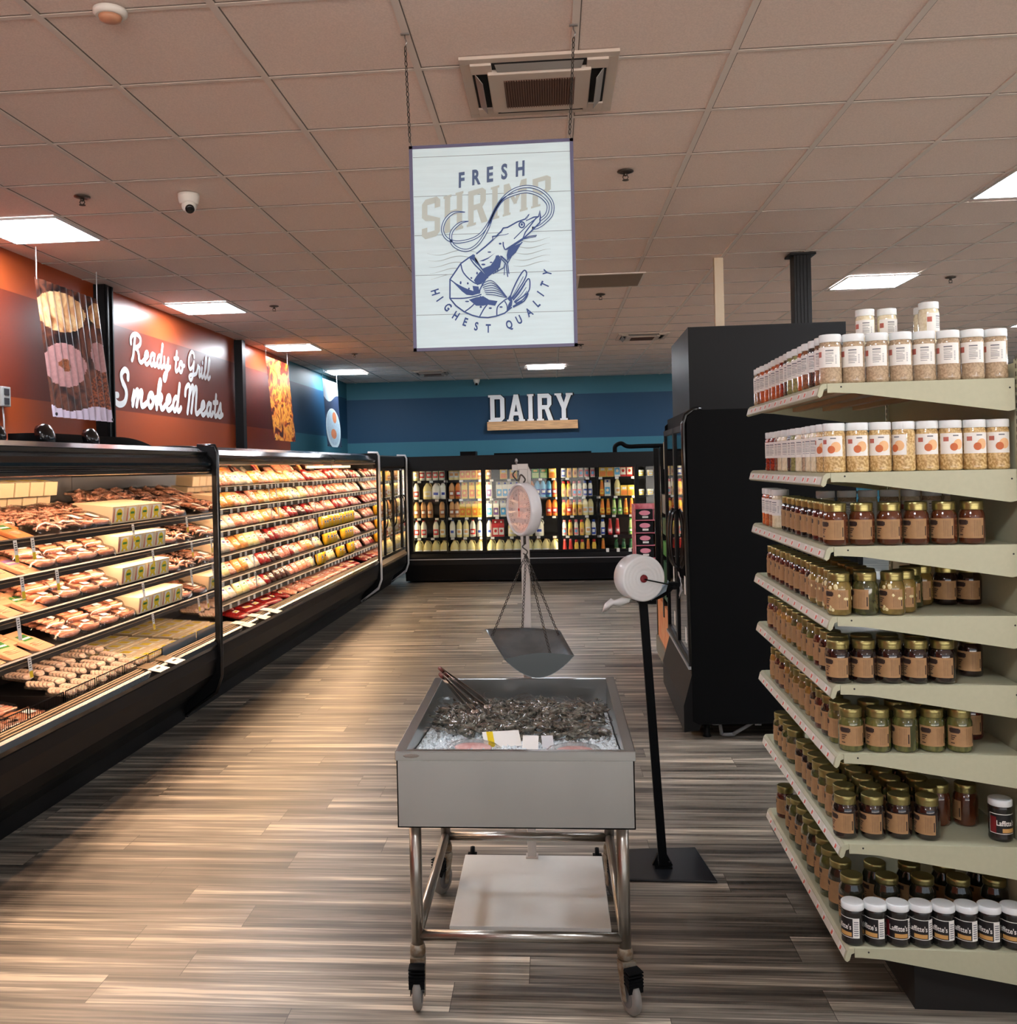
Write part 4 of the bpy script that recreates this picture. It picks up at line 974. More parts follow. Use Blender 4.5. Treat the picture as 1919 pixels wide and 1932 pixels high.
# ---------------------------------------------------------------- packs of the far case
def pack_mat(name, a, c, scale=16, st=(1, 1, 5)): return mat(name, a, .3, col2=c, scale=scale, stretch=st, coat=.3)
PK = [('pale pink', pack_mat('pale_meat', (236, 196, 176), (214, 120, 96))), ('creamy yellow', pack_mat('cream_yellow_pack', (240, 222, 130), (240, 226, 200))), ('orange', pack_mat('orange_pack', (222, 132, 60), (240, 186, 110))),
      ('bacon striped', pack_mat('bacon_pack', (196, 60, 50), (238, 190, 170), 22, (1, 1, 7))), ('deep red', pack_mat('deep_red_pack', (184, 36, 40), (112, 26, 28))), ('white', pack_mat('white_pack', (238, 232, 214), (216, 196, 180))),
      ('yellow boxed', pack_mat('yellow_lunch_pack', (244, 204, 40), (236, 170, 40))), ('dark brown', pack_mat('dark_jerky_pack', (88, 40, 34), (50, 28, 26))), ('salmon', pack_mat('salmon_pack', (228, 130, 100), (240, 180, 150)))]
PROT = []
for nme, mt in PK:
    t = thing('meat_pack', 'x', 'meat pack'); b = MB(); n = 12; vs = []
    hh, ww, th = (.15, .070, .018) if 'boxed' not in nme else (.15, .06, .03)
    for z, s_ in ((0, .55), (.3, 1), (.75, 1), (1, .6)):
        for k in range(n):
            an = 2 * PI * k / n; vs.append((th * s_ * math.copysign(abs(math.cos(an)) ** .6, math.cos(an)), ww * math.copysign(abs(math.sin(an)) ** .35, math.sin(an)), z * hh))
    b.add(vs, [(i * n + k, i * n + (k + 1) % n, (i + 1) * n + (k + 1) % n, (i + 1) * n + k) for i in range(3) for k in range(n)] + [tuple(range(n))[::-1], tuple(range(3 * n, 4 * n))], 0, True)
    b.build('film_pouch', mt, t); l = MB(); l.quad((th + .001, -ww * .55, hh * .42), (th + .001, ww * .55, hh * .42), (th + .001, ww * .55, hh * .64), (th + .001, -ww * .55, hh * .64), 0); l.quad((th + .0016, -ww * .4, hh * .48), (th + .0016, ww * .3, hh * .48), (th + .0016, ww * .3, hh * .58), (th + .0016, -ww * .4, hh * .58), 1)
    l.build('label_sticker', ['paper', ('red', 'green', 'yellow', 'red', 'yellow', 'blue', 'blue', 'red', 'yellow')[len(PROT)]], t); PROT.append(t)
seg = {0: [(1.4, [5, 0, 0, 5]), (2.1, [0, 2, 0]), (2.7, [1, 2, 1]), (3.3, [3, 4, 5]), (4.9, [3, 4, 8]), (5.5, [7, 4]), (9, [5, 3])],
       1: [(1.2, [0, 5, 2]), (1.8, [1, 0, 2]), (2.6, [2, 2, 1]), (3.6, [5, 1, 0, 8]), (5.0, [8, 4, 8]), (9, [5, 3])],
       2: [(.9, [5, 1, 5]), (1.8, [0, 1, 5, 8]), (2.4, [8, 2]), (3.1, [7, 3, 4]), (4.9, [3, 8, 4, 3]), (9, [4, 3])],
       3: [(.9, [5, 5]), (1.7, [2, 1, 0]), (2.4, [4, 3, 7]), (3.5, [5, 3, 8]), (5.1, [6, 6, 6]), (9, [3, 0])],
       4: [(.9, [1, 5]), (1.6, [2, 5, 0]), (2.6, [7, 3, 4]), (3.5, [8, 2, 5]), (5.1, [6, 6, 1]), (9, [3, 0])],
       5: [(1.0, [5, 0]), (1.7, [1, 0, 5]), (2.5, [7, 7, 4]), (3.3, [8, 0, 3]), (4.3, [2, 1, 6]), (5.1, [6, 2]), (9, [3, 4])]}
SHB = ['top', 'second', 'third', 'fourth', 'fifth', 'lowest']
for k, z in enumerate(SB):
    ly = .14; i = 0; cnt = {}
    while ly < YB1 - .1:
        ts = next(s for lim, s in seg[k] if ly < lim); ty = ts[(i // 2) % len(ts)]
        P = PROT[ty]; nm = PK[ty][0]; cnt[nm] = cnt.get(nm, -1) + 1
        up = ty == 6
        case_obj(P, XF - .05 - (0 if up else .03), ly, z + .012, ri(-.06, .06), -.12 if up else -.62 + ri(-.22, .16), label='%s meat pack, %s of its colour along the %s far meat shelf' % (nm, ordn(cnt[nm]), SHB[k]), scale=(ri(.9, 1.3), ri(.94, 1.04), ri(.85, 1.12) if k else .85))
        ly += .152 if not up else .128; i += 1
# packs heaped behind the front rows: one object
q = MB(); idx = []
for k in range(6):
    for i in range(44):
        ty = [0, 8, 3, 5, 2, 7, 0, 4, 1][(i * 5 + k * 2) % 9]; P = PROT[ty].children[0].data
        Mx = Matrix.Translation(run(XF - .20 - .10 * (i % 2), .16 + i * .127 + ri(-.04, .04), SB[k] + .045 + .02 * (i % 3))) @ Matrix.Rotation(RUN_R + ri(-.4, .4), 4, 'Z') @ Matrix.Rotation(-.8 + ri(-.3, .3), 4, 'Y')
        q.add([Mx @ v.co for v in P.vertices], [tuple(f.vertices) for f in P.polygons], ty, True)
o = q.build('back_row_packs', [x[1] for x in PK]); tag(o, 'mixed meat packs heaped behind the front rows in the far meat case', 'meat packs', kind='stuff')
for i in range(22):
    for j in range(3):
        ly = .25 + i * .25
        if ly < 1.25: continue
        ty = (4 if ly < 2.6 and j < 2 else [0, 3, 8, 0][(i + j) % 4]) if ly < 4.9 else [0, 4][(i + j) % 2]
        case_obj(PROT[ty], -.22 - j * .17, ly, .55 + j * .03, ri(-.4, .4), -1.35, label='%s meat pack lying in far case well, %s along, %s row' % (PK[ty][0], ordn(i), ('front', 'middle', 'back')[j]), scale=(1.3, 1.6, 1.25))
# white foam trays at the near end of the well
WT = thing('foam_tray', 'x', 'tray'); b = MB(); b.prism([(-.11, -.075, 0), (.11, -.075, 0), (.12, .075, 0), (-.11, .075, 0)], (0, 0, .022)); b.build('tray', 'white', WT, bevel=.006)
b = MB(); b.box(-.09, .09, -.06, .06, .022, .028); b.build('meat_slab', PK[5][1], WT, bevel=.003)
for i in range(6):
    for j in range(3): case_obj(WT, -.26 - j * .22, .22 + i * .165, .50 + .012 * i * 0 + j * .02, ri(-.08, .08), .12, label='white foam tray in the far case well, %s along, %s row' % (ordn(i), ('front', 'middle', 'back')[j]))
drop(PROT + [WT])

for n, c in (('pinkcard', (214, 120, 136)), ('paper_p', (236, 150, 170)), ('maroon', (110, 24, 36)), ('cream_trim', (196, 190, 160)), ('silver_dull', (120, 122, 124))): M[n] = mat(n, c, .45)
M['glass_m'] = film_mat('reflective_door_glass', .30, (.7, .72, .74), .02); M['top_black'] = mat('semi_gloss_black', (11, 14, 19), .4, spec=.22)
ri = random.uniform
# ================================================================== DAIRY CASE ALONG THE BACK
YD = 14.80
tD = thing('dairy_case', 'long black glass door dairy case across the back, below the dairy letters', 'refrigerated case', (0, YD, 0))
XD0, XD1 = -2.20, 4.6
b = MB(); pr = [(0, .03), (-.02, .12), (-.05, .28), (-.05, .40), (-.02, .45), (0, .46), (1.1, .46), (1.1, .03)]
b.prism([(XD0 - .1, y, z) for y, z in pr], (XD1 - XD0 + .1, 0, 0)); b.build('base', 'case_black', tD)
MB().box(XD0 - .1, XD1, -.055, -.05, .36, .372).build('front_bumper', 'silver', tD)
MB().box(XD0 - .1, XD1, -.02, 1.1, 1.76, 1.965).build('header', 'case_black', tD)
MB().box(XD0 - .1, XD1, 1.0, 1.1, .46, 1.76).build('back_panel', 'dark_in', tD)
MB().box(XD0 - .1, XD0 - .02, 0, 1.0, .46, 1.76).build('side_panel', 'case_black', tD)
b = MB(); b.box(-1.42, -1.18, .1, .5, 1.965, 2.03); b.box(-.9, .62, .25, .6, 1.965, 1.995); b.build('top_cover', 'black', tD)
t = thing('insulated_pipe', 'black insulated pipe bending along the top of the dairy case', 'pipe', (0, YD + .2, 0))
MB().tube(smooth2([(.98, 0, 1.965), (.99, 0, 2.06), (1.08, 0, 2.10), (1.18, 0, 2.05), (1.4, 0, 2.05), (1.9, 0, 2.05)], 5), .035, 10).build('pipe', 'black', t)
DX = [-2.20, -1.64, -1.06, -.48, .105, .695, 1.285, 1.87, 2.45, 3.03, 3.6]
SD = [.36, .69, 1.0, 1.29, 1.585]
for i in range(len(DX) - 1):
    x0, x1 = DX[i], DX[i + 1]; thick = (i % 2 == 0)
    a0, a1 = (.035 if i % 2 == 0 else .008), (.035 if i % 2 == 1 else .008)
    d = MB(); d.box(x0 + .002, x0 + a0, -.012, .02, .46, 1.76); d.box(x1 - a1, x1 - .002, -.012, .02, .46, 1.76); d.box(x0 + a0, x1 - a1, -.012, .02, .46, .49); d.box(x0 + a0, x1 - a1, -.012, .02, 1.735, 1.76)
    dr = d.build('door', 'case_black', tD); MB().box(x0 + a0, x1 - a1, .002, .006, .49, 1.735).build('pane', 'glass', dr)
    hx = x1 - .02 if i % 2 == 0 else x0 + .02
    MB().tube([(hx, -.012, 1.22), (hx, -.04, 1.2), (hx, -.045, 1.1), (hx, -.04, 1.0), (hx, -.012, .98)], .008, 6).build('handle', 'gloss_black', dr)
    if i % 2 == 0: MB().box(x0 - .034, x0 + .034, .02, .06, .46, 1.76).build('mullion', 'case_black', tD); MB().tube([(x0 - .022, .068, .5), (x0 - .022, .068, 1.72)], .006, 6).build('light_tube', 'tube_d', tD); MB().tube([(x0 + .022, .068, .5), (x0 + .022, .068, 1.72)], .006, 6).build('light_tube', 'tube_d', tD)
for k, z in enumerate(SD):
    s = MB().box(XD0, XD1, .10, .75, z - .012, z).build('shelf', 'dark_in', tD)
    if k:
        MB().box(XD0, XD1, .092, .10, z - .036, z + .004).build('price_rail', 'case_black', s)
        base = None
        for i in range(15):
            x = -2.08 + i * .235 + ri(-.05, .05)
            if base is None: q = MB(); q.box(-.028, .028, -.004, 0, -.032, .002); base = q.build('price_tag', 'paper', s); o = base
            else: o = base.copy(); COL.objects.link(o); o.parent = s
            o.location = (x, .092, z)
# bottles and cartons
M['milk'] = mat('milk_white_plastic', (244, 240, 222), .4); M['cream_pl'] = mat('cream_plastic', (240, 226, 160), .4)
def bottle(name, cat, body, cap, lab, kind):
    t = thing(name, 'x', cat)
    b = MB()
    if kind == 'gallon':
        pr = [(.060, 0), (.068, .01), (.068, .14), (.055, .185), (.028, .222), (.020, .235), (.020, .245)]; b.lathe(pr, n=14); h = .245
        b.tube([(.058, 0, .16), (.066, 0, .19), (.05, 0, .225), (.028, 0, .232)], .010, 6)
    elif kind == 'half':
        pr = [(.040, 0), (.046, .01), (.046, .17), (.030, .215), (.018, .235), (.018, .245)]; b.lathe(pr, n=12); h = .245
    elif kind == 'creamer':
        pr = [(.032, 0), (.036, .01), (.036, .08), (.032, .12), (.034, .15), (.024, .19), (.016, .2)]; b.lathe(pr, n=12); h = .2
    elif kind == 'slim':
        pr = [(.034, 0), (.036, .06), (.028, .13), (.022, .2), (.017, .22)]; b.lathe(pr, n=12); h = .22
    elif kind == 'tub':
        pr = [(.038, 0), (.045, .07), (.046, .075)]; b.lathe(pr, n=14); h = .075
    if kind == 'carton':
        b.box(-.045, .045, -.045, .045, 0, .19); b.prism([(-.045, -.045, .19), (-.045, .045, .19), (-.045, 0, .23)], (.09, 0, 0)); b.box(-.045, .045, -.003, .003, .225, .25); b.build('carton_body', body, t)
        c = MB(); c.lathe([(.014, 0), (.014, .014)], n=10); c.v = [tuple(Matrix.Rotation(.9, 3, 'X') @ Vector(v) + Vector((0, -.024, .208))) for v in c.v]; c.build('cap', cap, t)
        l = MB(); l.quad((-.038, -.0456, .03), (.038, -.0456, .03), (.038, -.0456, .13), (-.038, -.0456, .13), 0); l.ell((0, -.046, .085), (.022, .001, .022), 10, 6, 1); l.build('label_print', lab, t); return t
    if kind == 'box':
        b.box(-.055, .055, -.04, .04, 0, .15); b.build('carton_body', body, t)
        l = MB(); l.quad((-.048, -.0405, .01), (.048, -.0405, .01), (.048, -.0405, .08), (-.048, -.0405, .08), 0); l.quad((-.03, -.041, .095), (.03, -.041, .095), (.03, -.041, .125), (-.03, -.041, .125), 1); l.build('label_print', lab, t); return t
    b.build('bottle_body', body, t)
    c = MB(); r = {'gallon': .024, 'half': .021, 'creamer': .024, 'slim': .02, 'tub': .048}[kind]; hh = {'creamer': .03}.get(kind, .018)
    c.lathe([(r, h - .008), (r, h + hh - .008), (r * .8, h + hh - .004)], n=12); c.build('cap', cap, t)
    R0, z0, z1 = {'gallon': (.0685, .04, .12), 'half': (.0465, .04, .12), 'creamer': (.0366, .015, .11), 'slim': (.0355, .03, .10), 'tub': (.0445, .012, .06)}[kind]
    l = MB(); n = 8
    for mi, (za, zb, an, rr) in enumerate(((z0, z1, 1.0, R0), (z0 + (z1 - z0) * .3, z0 + (z1 - z0) * .75, .55, R0 + .0006))):
        vs = []; 
        for z in (za, zb):
            for k in range(n + 1): a = -PI / 2 - an + 2 * an * k / n; vs.append((rr * math.cos(a), rr * math.sin(a), z))
        l.add(vs, [(k, k + 1, n + 2 + k, n + 1 + k) for k in range(n)], mi, True)
    l.build('label_print', lab, t); return t
def cm(n, c): 
    if n not in M: M[n] = mat(n, c, .35)
    return n
for n, c in (('c_red', (206, 50, 48)), ('c_orange', (238, 136, 50)), ('c_lblue', (96, 176, 220)), ('c_blue', (48, 78, 170)), ('c_green', (70, 160, 66)), ('c_lgreen', (196, 222, 140)), ('c_yellow', (246, 206, 80)), ('c_pink', (232, 130, 140)), ('c_brown', (176, 106, 62)), ('c_dgreen', (36, 96, 60)), ('c_tan', (226, 170, 110)), ('c_grey', (150, 156, 150)), ('c_purple', (130, 96, 150))): cm(n, c)
BT = {
 'g': ('milk jug', bottle('milk_jug', 'milk jug', 'cream_pl', 'c_tan', ['paper', 'cream_pl'], 'gallon')),
 'G': ('blue labelled milk jug', bottle('milk_jug', 'milk jug', 'milk', 'c_blue', ['paper', 'c_blue'], 'gallon')),
 'r': ('red labelled milk bottle', bottle('milk_bottle', 'milk bottle', 'milk', 'c_red', ['c_red', 'paper'], 'half')),
 'b': ('blue labelled milk bottle', bottle('milk_bottle', 'milk bottle', 'milk', 'c_blue', ['paper', 'c_blue'], 'half')),
 'c': ('plain cream bottle', bottle('milk_bottle', 'milk bottle', 'cream_pl', 'milk', ['paper', 'c_tan'], 'half')),
 'w': ('brown chocolate milk bottle', bottle('milk_bottle', 'milk bottle', 'c_tan', 'c_brown', ['c_brown', 'paper'], 'half')),
 'o': ('orange juice jug', bottle('juice_bottle', 'juice bottle', 'c_orange', 'c_orange', ['c_red', 'paper'], 'half')),
 'l': ('light blue juice jug', bottle('juice_bottle', 'juice bottle', 'c_lblue', 'c_lblue', ['c_blue', 'paper'], 'half')),
 'C': ('orange carton', bottle('juice_carton', 'carton', 'c_yellow', 'c_orange', ['c_orange', 'c_yellow'], 'carton')),
 'D': ('blue and white carton', bottle('milk_carton', 'carton', 'milk', 'c_blue', ['c_lblue', 'milk'], 'carton')),
 'E': ('pink and white carton', bottle('milk_carton', 'carton', 'milk', 'c_pink', ['c_purple', 'milk'], 'carton')),
 'F': ('red and white carton', bottle('milk_carton', 'carton', 'c_red', 'milk', ['milk', 'c_red'], 'carton')),
 'K': ('green box', bottle('drink_box', 'carton', 'c_green', 'c_green', ['c_lgreen', 'c_yellow'], 'box')),
 'Y': ('yellow box', bottle('drink_box', 'carton', 'c_yellow', 'c_yellow', ['c_orange', 'paper'], 'box')),
 '1': ('red capped creamer', bottle('creamer_bottle', 'creamer', 'c_yellow', 'c_red', ['c_tan', 'c_brown'], 'creamer')),
 '2': ('pink capped creamer', bottle('creamer_bottle', 'creamer', 'milk', 'c_pink', ['c_pink', 'c_lblue'], 'creamer')),
 '3': ('orange tapered bottle', bottle('creamer_bottle', 'creamer', 'c_orange', 'c_yellow', ['c_yellow', 'c_orange'], 'slim')),
 '4': ('green tapered bottle', bottle('creamer_bottle', 'creamer', 'c_lgreen', 'c_green', ['c_green', 'paper'], 'slim')),
 '5': ('red tapered bottle', bottle('creamer_bottle', 'creamer', 'c_red', 'c_pink', ['c_pink', 'paper'], 'slim')),
 '6': ('dark green bottle', bottle('dressing_bottle', 'dressing bottle', 'c_dgreen', 'c_dgreen', ['c_lgreen', 'c_dgreen'], 'creamer')),
 '7': ('blue labelled white creamer', bottle('creamer_bottle', 'creamer', 'milk', 'c_blue', ['c_blue', 'paper'], 'creamer')),
 't': ('cream tub', bottle('cream_tub', 'tub', 'milk', 'milk', ['c_yellow', 'paper'], 'tub')),
}
WD = {'g': .132, 'G': .132, 'C': .094, 'D': .094, 'E': .094, 'F': .094, 'K': .115, 'Y': .115, 't': .1}
rowsD = {  # shelf -> per door strings
 0: ['gggg', 'gggg', 'gggg', 'gggg', '551131', '3 666', 'tttt', '5511', 'gggg'],
 1: ['rr rc', 'bccrb', 'bFF gG', 'gG', '2121c7', '755 4', 'ctt', '11 2', 'rrrr'],
 2: ['www w', 'wwCCCC', 'DEDED', 'llo oo', '1o11cc3', '334433', 'ttt', '1313', 'cccc'],
 3: ['r gGb', 'woCCC', 'E DDDD', 'oolllo', '112277c3', '3D cYY', 'tt t', '3131', 'CCCC'],
 4: ['crrrr', 'ccCCCw', 'w YY', 'KKKY', '711222', 'YYDFF b', 'tt', '7171', 'DDDD']}
DN = ['first', 'second', 'third', 'fourth', 'fifth', 'sixth', 'seventh', 'eighth', 'ninth']; SN = ['bottom', 'second lowest', 'middle', 'second highest', 'top']
def fill_shelf(s, x0, x1, put, lab):
    ws = [WD.get(c, .082) if c != ' ' else .06 for c in s]; tot = sum(ws); gap = min(.04, max(-.0, (x1 - x0 - .05 - tot) / max(1, len(s)))); x = x0 + .03; cnt = {}
    for c, w_ in zip(s, ws):
        if x + w_ > x1: break
        if c != ' ':
            nm, P = BT[c]; cnt[c] = cnt.get(c, -1) + 1
            put(P, x + w_ / 2, '%s, %s of its kind %s' % (nm, ordn(cnt[c]), lab))
        x += w_ + gap
for k in rowsD:
    for i, s in enumerate(rowsD[k]):
        fill_shelf(s, DX[i], DX[i + 1], lambda P, x, l, k=k: place(P, (x, YD + .15 + ri(0, .02), SD[k] + .001), (0, 0, ri(-.15, .15)), l, scale=(1, 1, 1.08 if k else 1.18)), '%s shelf, %s dairy door' % (SN[k], DN[i]))
# corner case with doors
rowsC = {0: ['gg g', 'gg g', 'ggg'], 1: ['bcbb', 'rcrc', 'wwcc'], 2: ['wcwcc', 'cwcww', 'ccww'], 3: ['KKKK', 'ccww', 'wwcc'], 4: ['CCCCC', 'CCcc', 'CCww']}
for k in rowsC:
    for i, s in enumerate(rowsC[k]):
        fill_shelf(s, ym[i], ym[i + 1], lambda P, y, l, k=k: dup(P, run(-.23, y, SC[k] + .001), (0, 0, RUN_R + PI / 2 + ri(-.1, .1)), l, scale=(1, 1, .92 if k < 4 else .72)), '%s shelf, %s corner case door' % (SN[k], DN[i]))
drop([v[1] for v in BT.values()])
# hanging white tags under the fifth and sixth doors
for j, x in enumerate((.80, .96, 1.14)):
    MB().box(x, x + .045, YD - .025, YD - .018, .40, .50).build('door_tag', 'paper')
    o = bpy.data.objects['door_tag' if j == 0 else 'door_tag.%03d' % j]; tag(o, 'white paper tag on the dairy case base, %s from the left' % ORD[j], 'tag')

# ================================================================== BLACK UPRIGHT CASES
t = thing('upright_freezer', 'tall black upright glass door case with plain black end and box on top', 'freezer', (.87, 6.28, 0), -.022)
XE = 1.05
MB().prism([(0, 0, .12), (0, 0, 2.08), (.05, 0, 2.13), (XE, 0, 2.13), (XE, 0, .12), (.04, 0, .10)], (0, .03, 0)).build('end_panel', 'black', t, bevel=.004)
MB().prism([(0, 1.42, .12), (0, 1.42, 2.08), (.05, 1.42, 2.13), (XE, 1.42, 2.13), (XE, 1.42, .12)], (0, .03, 0)).build('end_panel', 'black', t)
MB().box(.02, XE, .03, 1.42, 2.04, 2.13).build('roof', 'black', t)
MB().box(XE - .06, XE, .03, 1.42, .12, 2.04).build('back_panel', 'dark_in', t)
b = MB(); pr = [(.0, .06), (-.055, .05), (-.055, .22), (.0, .42), (.02, .46), (XE, .46), (XE, .12), (.06, .12), (.04, .06)]; b.prism([(x, .002, z) for x, z in pr], (0, 1.44, 0)); b.build('base', 'case_black', t)
b = MB(); b.tube([(.0, .015, .45), (-.018, .015, 1.9), (-.018, .015, 2.04), (.0, .015, 2.10), (.05, .015, 2.135), (.10, .015, 2.135)], .016, 8); b.build('edge_trim', 'gloss_black', t)
MB().box(-.02, .0, .0, 1.45, .455, .475).build('sill', 'silver', t)
for i in range(2):
    y0, y1 = .03 + i * .70, .03 + (i + 1) * .695; d = MB()
    d.box(-.012, .02, y0, y0 + .035, .48, 2.04); d.box(-.012, .02, y1 - .035, y1, .48, 2.04); d.box(-.012, .02, y0, y1, .48, .52); d.box(-.012, .02, y0, y1, 2.0, 2.04); dr = d.build('door', 'case_black', t)
    MB().box(.0, .005, y0 + .035, y1 - .035, .52, 2.0).build('pane', 'glass_m', dr) if 'glass_m' in M else None
    hy = y1 - .08 if i == 0 else y0 + .10
    MB().tube(smooth2([(-.012, hy, 1.46), (-.04, hy, 1.40), (-.052, hy, 1.25), (-.04, hy, 1.10), (-.012, hy, 1.04)], 5), .011, 8).build('handle', 'gloss_black', dr)
    for z, hh in ((1.62, .06), (.92, .12), (.60, .10)): MB().box(-.0145, -.012, y0 + .10, y0 + .16, z, z + hh).build('sticker', 'paper', dr)
for z in (.48, .85, 1.2, 1.55, 1.85): MB().box(.1, XE - .06, .03, 1.42, z - .01, z).build('shelf', 'dark_in', t)
b = MB(); b.box(.025, XE - .04, .01, 1.05, 2.13, 2.665); b.build('top_box', 'top_black', t) if 'top_black' in M else b.build('top_box', 'case_black', t)
b = MB(); b.box(.13, .17, .05, .09, .085, .12); b.box(.40, .44, .05, .09, .085, .12); b.tube([(.18, .07, .1), (.19, .07, .02)], .012, 6); b.tube([(.39, .07, .1), (.26, .07, .02)], .012, 6); b.tube([(.19, .07, .02), (.27, .07, .02)], .012, 6); b.tube([(.15, .07, .1), (.42, .07, .1)], .012, 6); b.build('floor_stand', 'silver_dull', t)
for x, y in ((.1, .1), (.1, 1.3), (.9, .1), (.9, 1.3)): MB().lathe([(.03, 0), (.02, .02), (.02, .12)], x, y, 0, 10).build('foot', 'case_black', t)
t = thing('upright_freezer', 'farther upright case with green posters and orange lower panel', 'freezer', (.945, 7.80, 0), -.022)
MB().box(.02, 1.0, 0, 1.35, .1, 1.93).build('cabinet', 'black', t)
b = MB(); b.box(-.02, .02, 0, .05, .05, 1.93); b.box(-.02, .02, 1.3, 1.35, .05, 1.93); b.box(-.02, .02, .62, .68, .45, 1.93); b.build('door_frame', 'gloss_black', t)
MB().box(-.012, .015, .05, 1.3, .18, .55).build('lower_panel', mat('orange_photo_print', (226, 128, 66), .4, col2=(236, 170, 110), scale=9), t)
MB().box(-.03, .0, .0, 1.35, .03, .18).build('kick_plate', mat('grey_green_plate', (120, 122, 110), .5), t)
for z0, z1, c in ((.62, .95, 'c_dgreen'), (1.0, 1.12, 'c_green'), (1.18, 1.32, 'c_dgreen'), (1.36, 1.52, 'c_grey')): MB().box(-.012, .015, .05, .61, z0, z1).build('poster', c, t)
b = MB(); b.box(-.035, .05, -.01, .16, 1.74, 1.96); b.build('corner_trim', 'cream_trim', t)

# ================================================================== PINK DISPLAY
t = thing('snack_display', 'pink and brown cardboard display of boxed sweets by the dairy case', 'display stand', (1.03, 12.3, 0))
b = MB(); b.box(0, .015, 0, .42, .15, 1.26); b.box(.48, .495, 0, .42, .15, 1.26); b.box(0, .495, .405, .42, .15, 1.26); b.build('side_panel', mat('pink_card_print', (226, 150, 156), .5, col2=(180, 80, 90), scale=9), t)
MB().box(.0, .495, -.02, .42, .12, .25).build('base', mat('orange_wood_base', (190, 130, 76), .5), t); MB().box(.03, .46, 0, .40, 0, .12).build('plinth', 'black', t)
lv = [.27 + i * .16 for i in range(6)]
for z in lv: MB().box(.015, .48, .0, .405, z - .012, z).build('shelf', 'pinkcard', t)
def dbox(m1, nm):
    t2 = thing('snack_box', 'x', 'box'); MB().box(-.105, .105, 0, .12, 0, .13).build('carton', m1, t2, bevel=.002)
    f = MB(); f.ell((0, -.001, .085), (.07, .0012, .032), 14, 6, 0); f.quad((-.03, -.002, .02), (.045, -.002, .02), (.045, -.002, .045), (-.03, -.002, .045), 1); f.build('front_print', ['paper_p', 'paper'], t2); return t2

D1, D2 = dbox('case_black', 'p'), dbox('maroon', 'm')
for k, z in enumerate(lv):
    place(D1, (1.03 + .13, 12.31, z + .002), (0, 0, 0), 'pink and black snack box, %s from the bottom of the display' % ORD[k])
    place(D2, (1.03 + .36, 12.31, z + .002), (0, 0, 0), 'maroon snack box, %s from the bottom of the display' % ORD[k])

M['rusty'] = mat('rusty_zinc', (112, 92, 70), .6, metal=.6, col2=(140, 132, 118), scale=40); M['rubber'] = mat('grey_rubber_tyre', (118, 114, 108), .6); M['grey_hub'] = mat('grey_hub', (90, 90, 90), .5)
M['steel_rim'] = mat('rim_stainless', (188, 190, 188), .28, metal=1)
M['shrimp'] = mat('raw_shrimp_shell', (132, 130, 118), .2, col2=(52, 52, 48), scale=45, coat=.8); M['shrimp_leg'] = mat('shrimp_legs', (124, 104, 88), .3)
M['dark_steel'] = mat('polished_steel', (214, 206, 200), .16, metal=1)
M['grey_post'] = mat('pale_grey_paint', (186, 180, 174), .45)
M['black_sheen'] = mat('black_satin_plate', (26, 28, 32), .3)

# ================================================================== SHRIMP CART
CY0, CY1, CX0, CX1, CZ0, CZ1 = 3.135, 4.22, -.533, .245, .612, .866
t = thing('shrimp_cart', 'stainless steel ice bin cart full of raw shrimp in the aisle centre', 'cart', (0, 0, 0))
b = MB(); T_ = .004
b.box(CX0, CX1, CY0, CY0 + T_, CZ0, CZ1 - .03); b.box(CX0, CX1, CY1 - T_, CY1, CZ0, CZ1 - .03); b.box(CX0, CX0 + T_, CY0, CY1, CZ0, CZ1 - .03); b.box(CX1 - T_, CX1, CY0, CY1, CZ0, CZ1 - .03); b.box(CX0, CX1, CY0, CY1, CZ0, CZ0 + T_)
b.build('bin', 'steel', t)
r = MB(); o_, i_ = .004, .032
r.prism([(CX0 - o_, CY0 - o_, CZ1), (CX1 + o_, CY0 - o_, CZ1), (CX1 - i_, CY0 + i_ * .6, CZ1), (CX0 + i_, CY0 + i_ * .6, CZ1)], (0, 0, -.004)); r.prism([(CX0 - o_, CY1 + o_, CZ1), (CX1 + o_, CY1 + o_, CZ1), (CX1 - i_, CY1 - i_ * .6, CZ1), (CX0 + i_, CY1 - i_ * .6, CZ1)], (0, 0, -.004))
r.prism([(CX0 - o_, CY0 - o_, CZ1), (CX0 - o_, CY1 + o_, CZ1), (CX0 + i_, CY1 - i_ * .6, CZ1), (CX0 + i_, CY0 + i_ * .6, CZ1)], (0, 0, -.004)); r.prism([(CX1 + o_, CY0 - o_, CZ1), (CX1 + o_, CY1 + o_, CZ1), (CX1 - i_, CY1 - i_ * .6, CZ1), (CX1 - i_, CY0 + i_ * .6, CZ1)], (0, 0, -.004))
for a in ((CX0 - o_, CX1 + o_, CY0 - o_, CY0), (CX0 - o_, CX1 + o_, CY1, CY1 + o_), (CX0 - o_, CX0, CY0, CY1), (CX1, CX1 + o_, CY0, CY1)): r.box(a[0], a[1], a[2], a[3], CZ1 - .032, CZ1)
for a in ((CX0 + i_ - .004, CX1 - i_ + .004, CY0 + .016, CY0 + .02), (CX0 + i_ - .004, CX1 - i_ + .004, CY1 - .02, CY1 - .016), (CX0 + i_ - .004, CX0 + i_, CY0 + .02, CY1 - .02), (CX1 - i_, CX1 - i_ + .004, CY0 + .02, CY1 - .02)): r.box(a[0], a[1], a[2], a[3], CZ0 + .02, CZ1 - .002)
r.build('rim', 'steel_rim', t, bevel=.0015)
RR = .0205; LX = (-.484, .205); LYs = (3.19, 4.05)
for lx in LX:
    for ly in LYs:
        lg = MB(); lg.tube([(lx, ly, .185), (lx, ly, .64)], RR, 14); lgo = lg.build('leg', 'tubesteel', t)
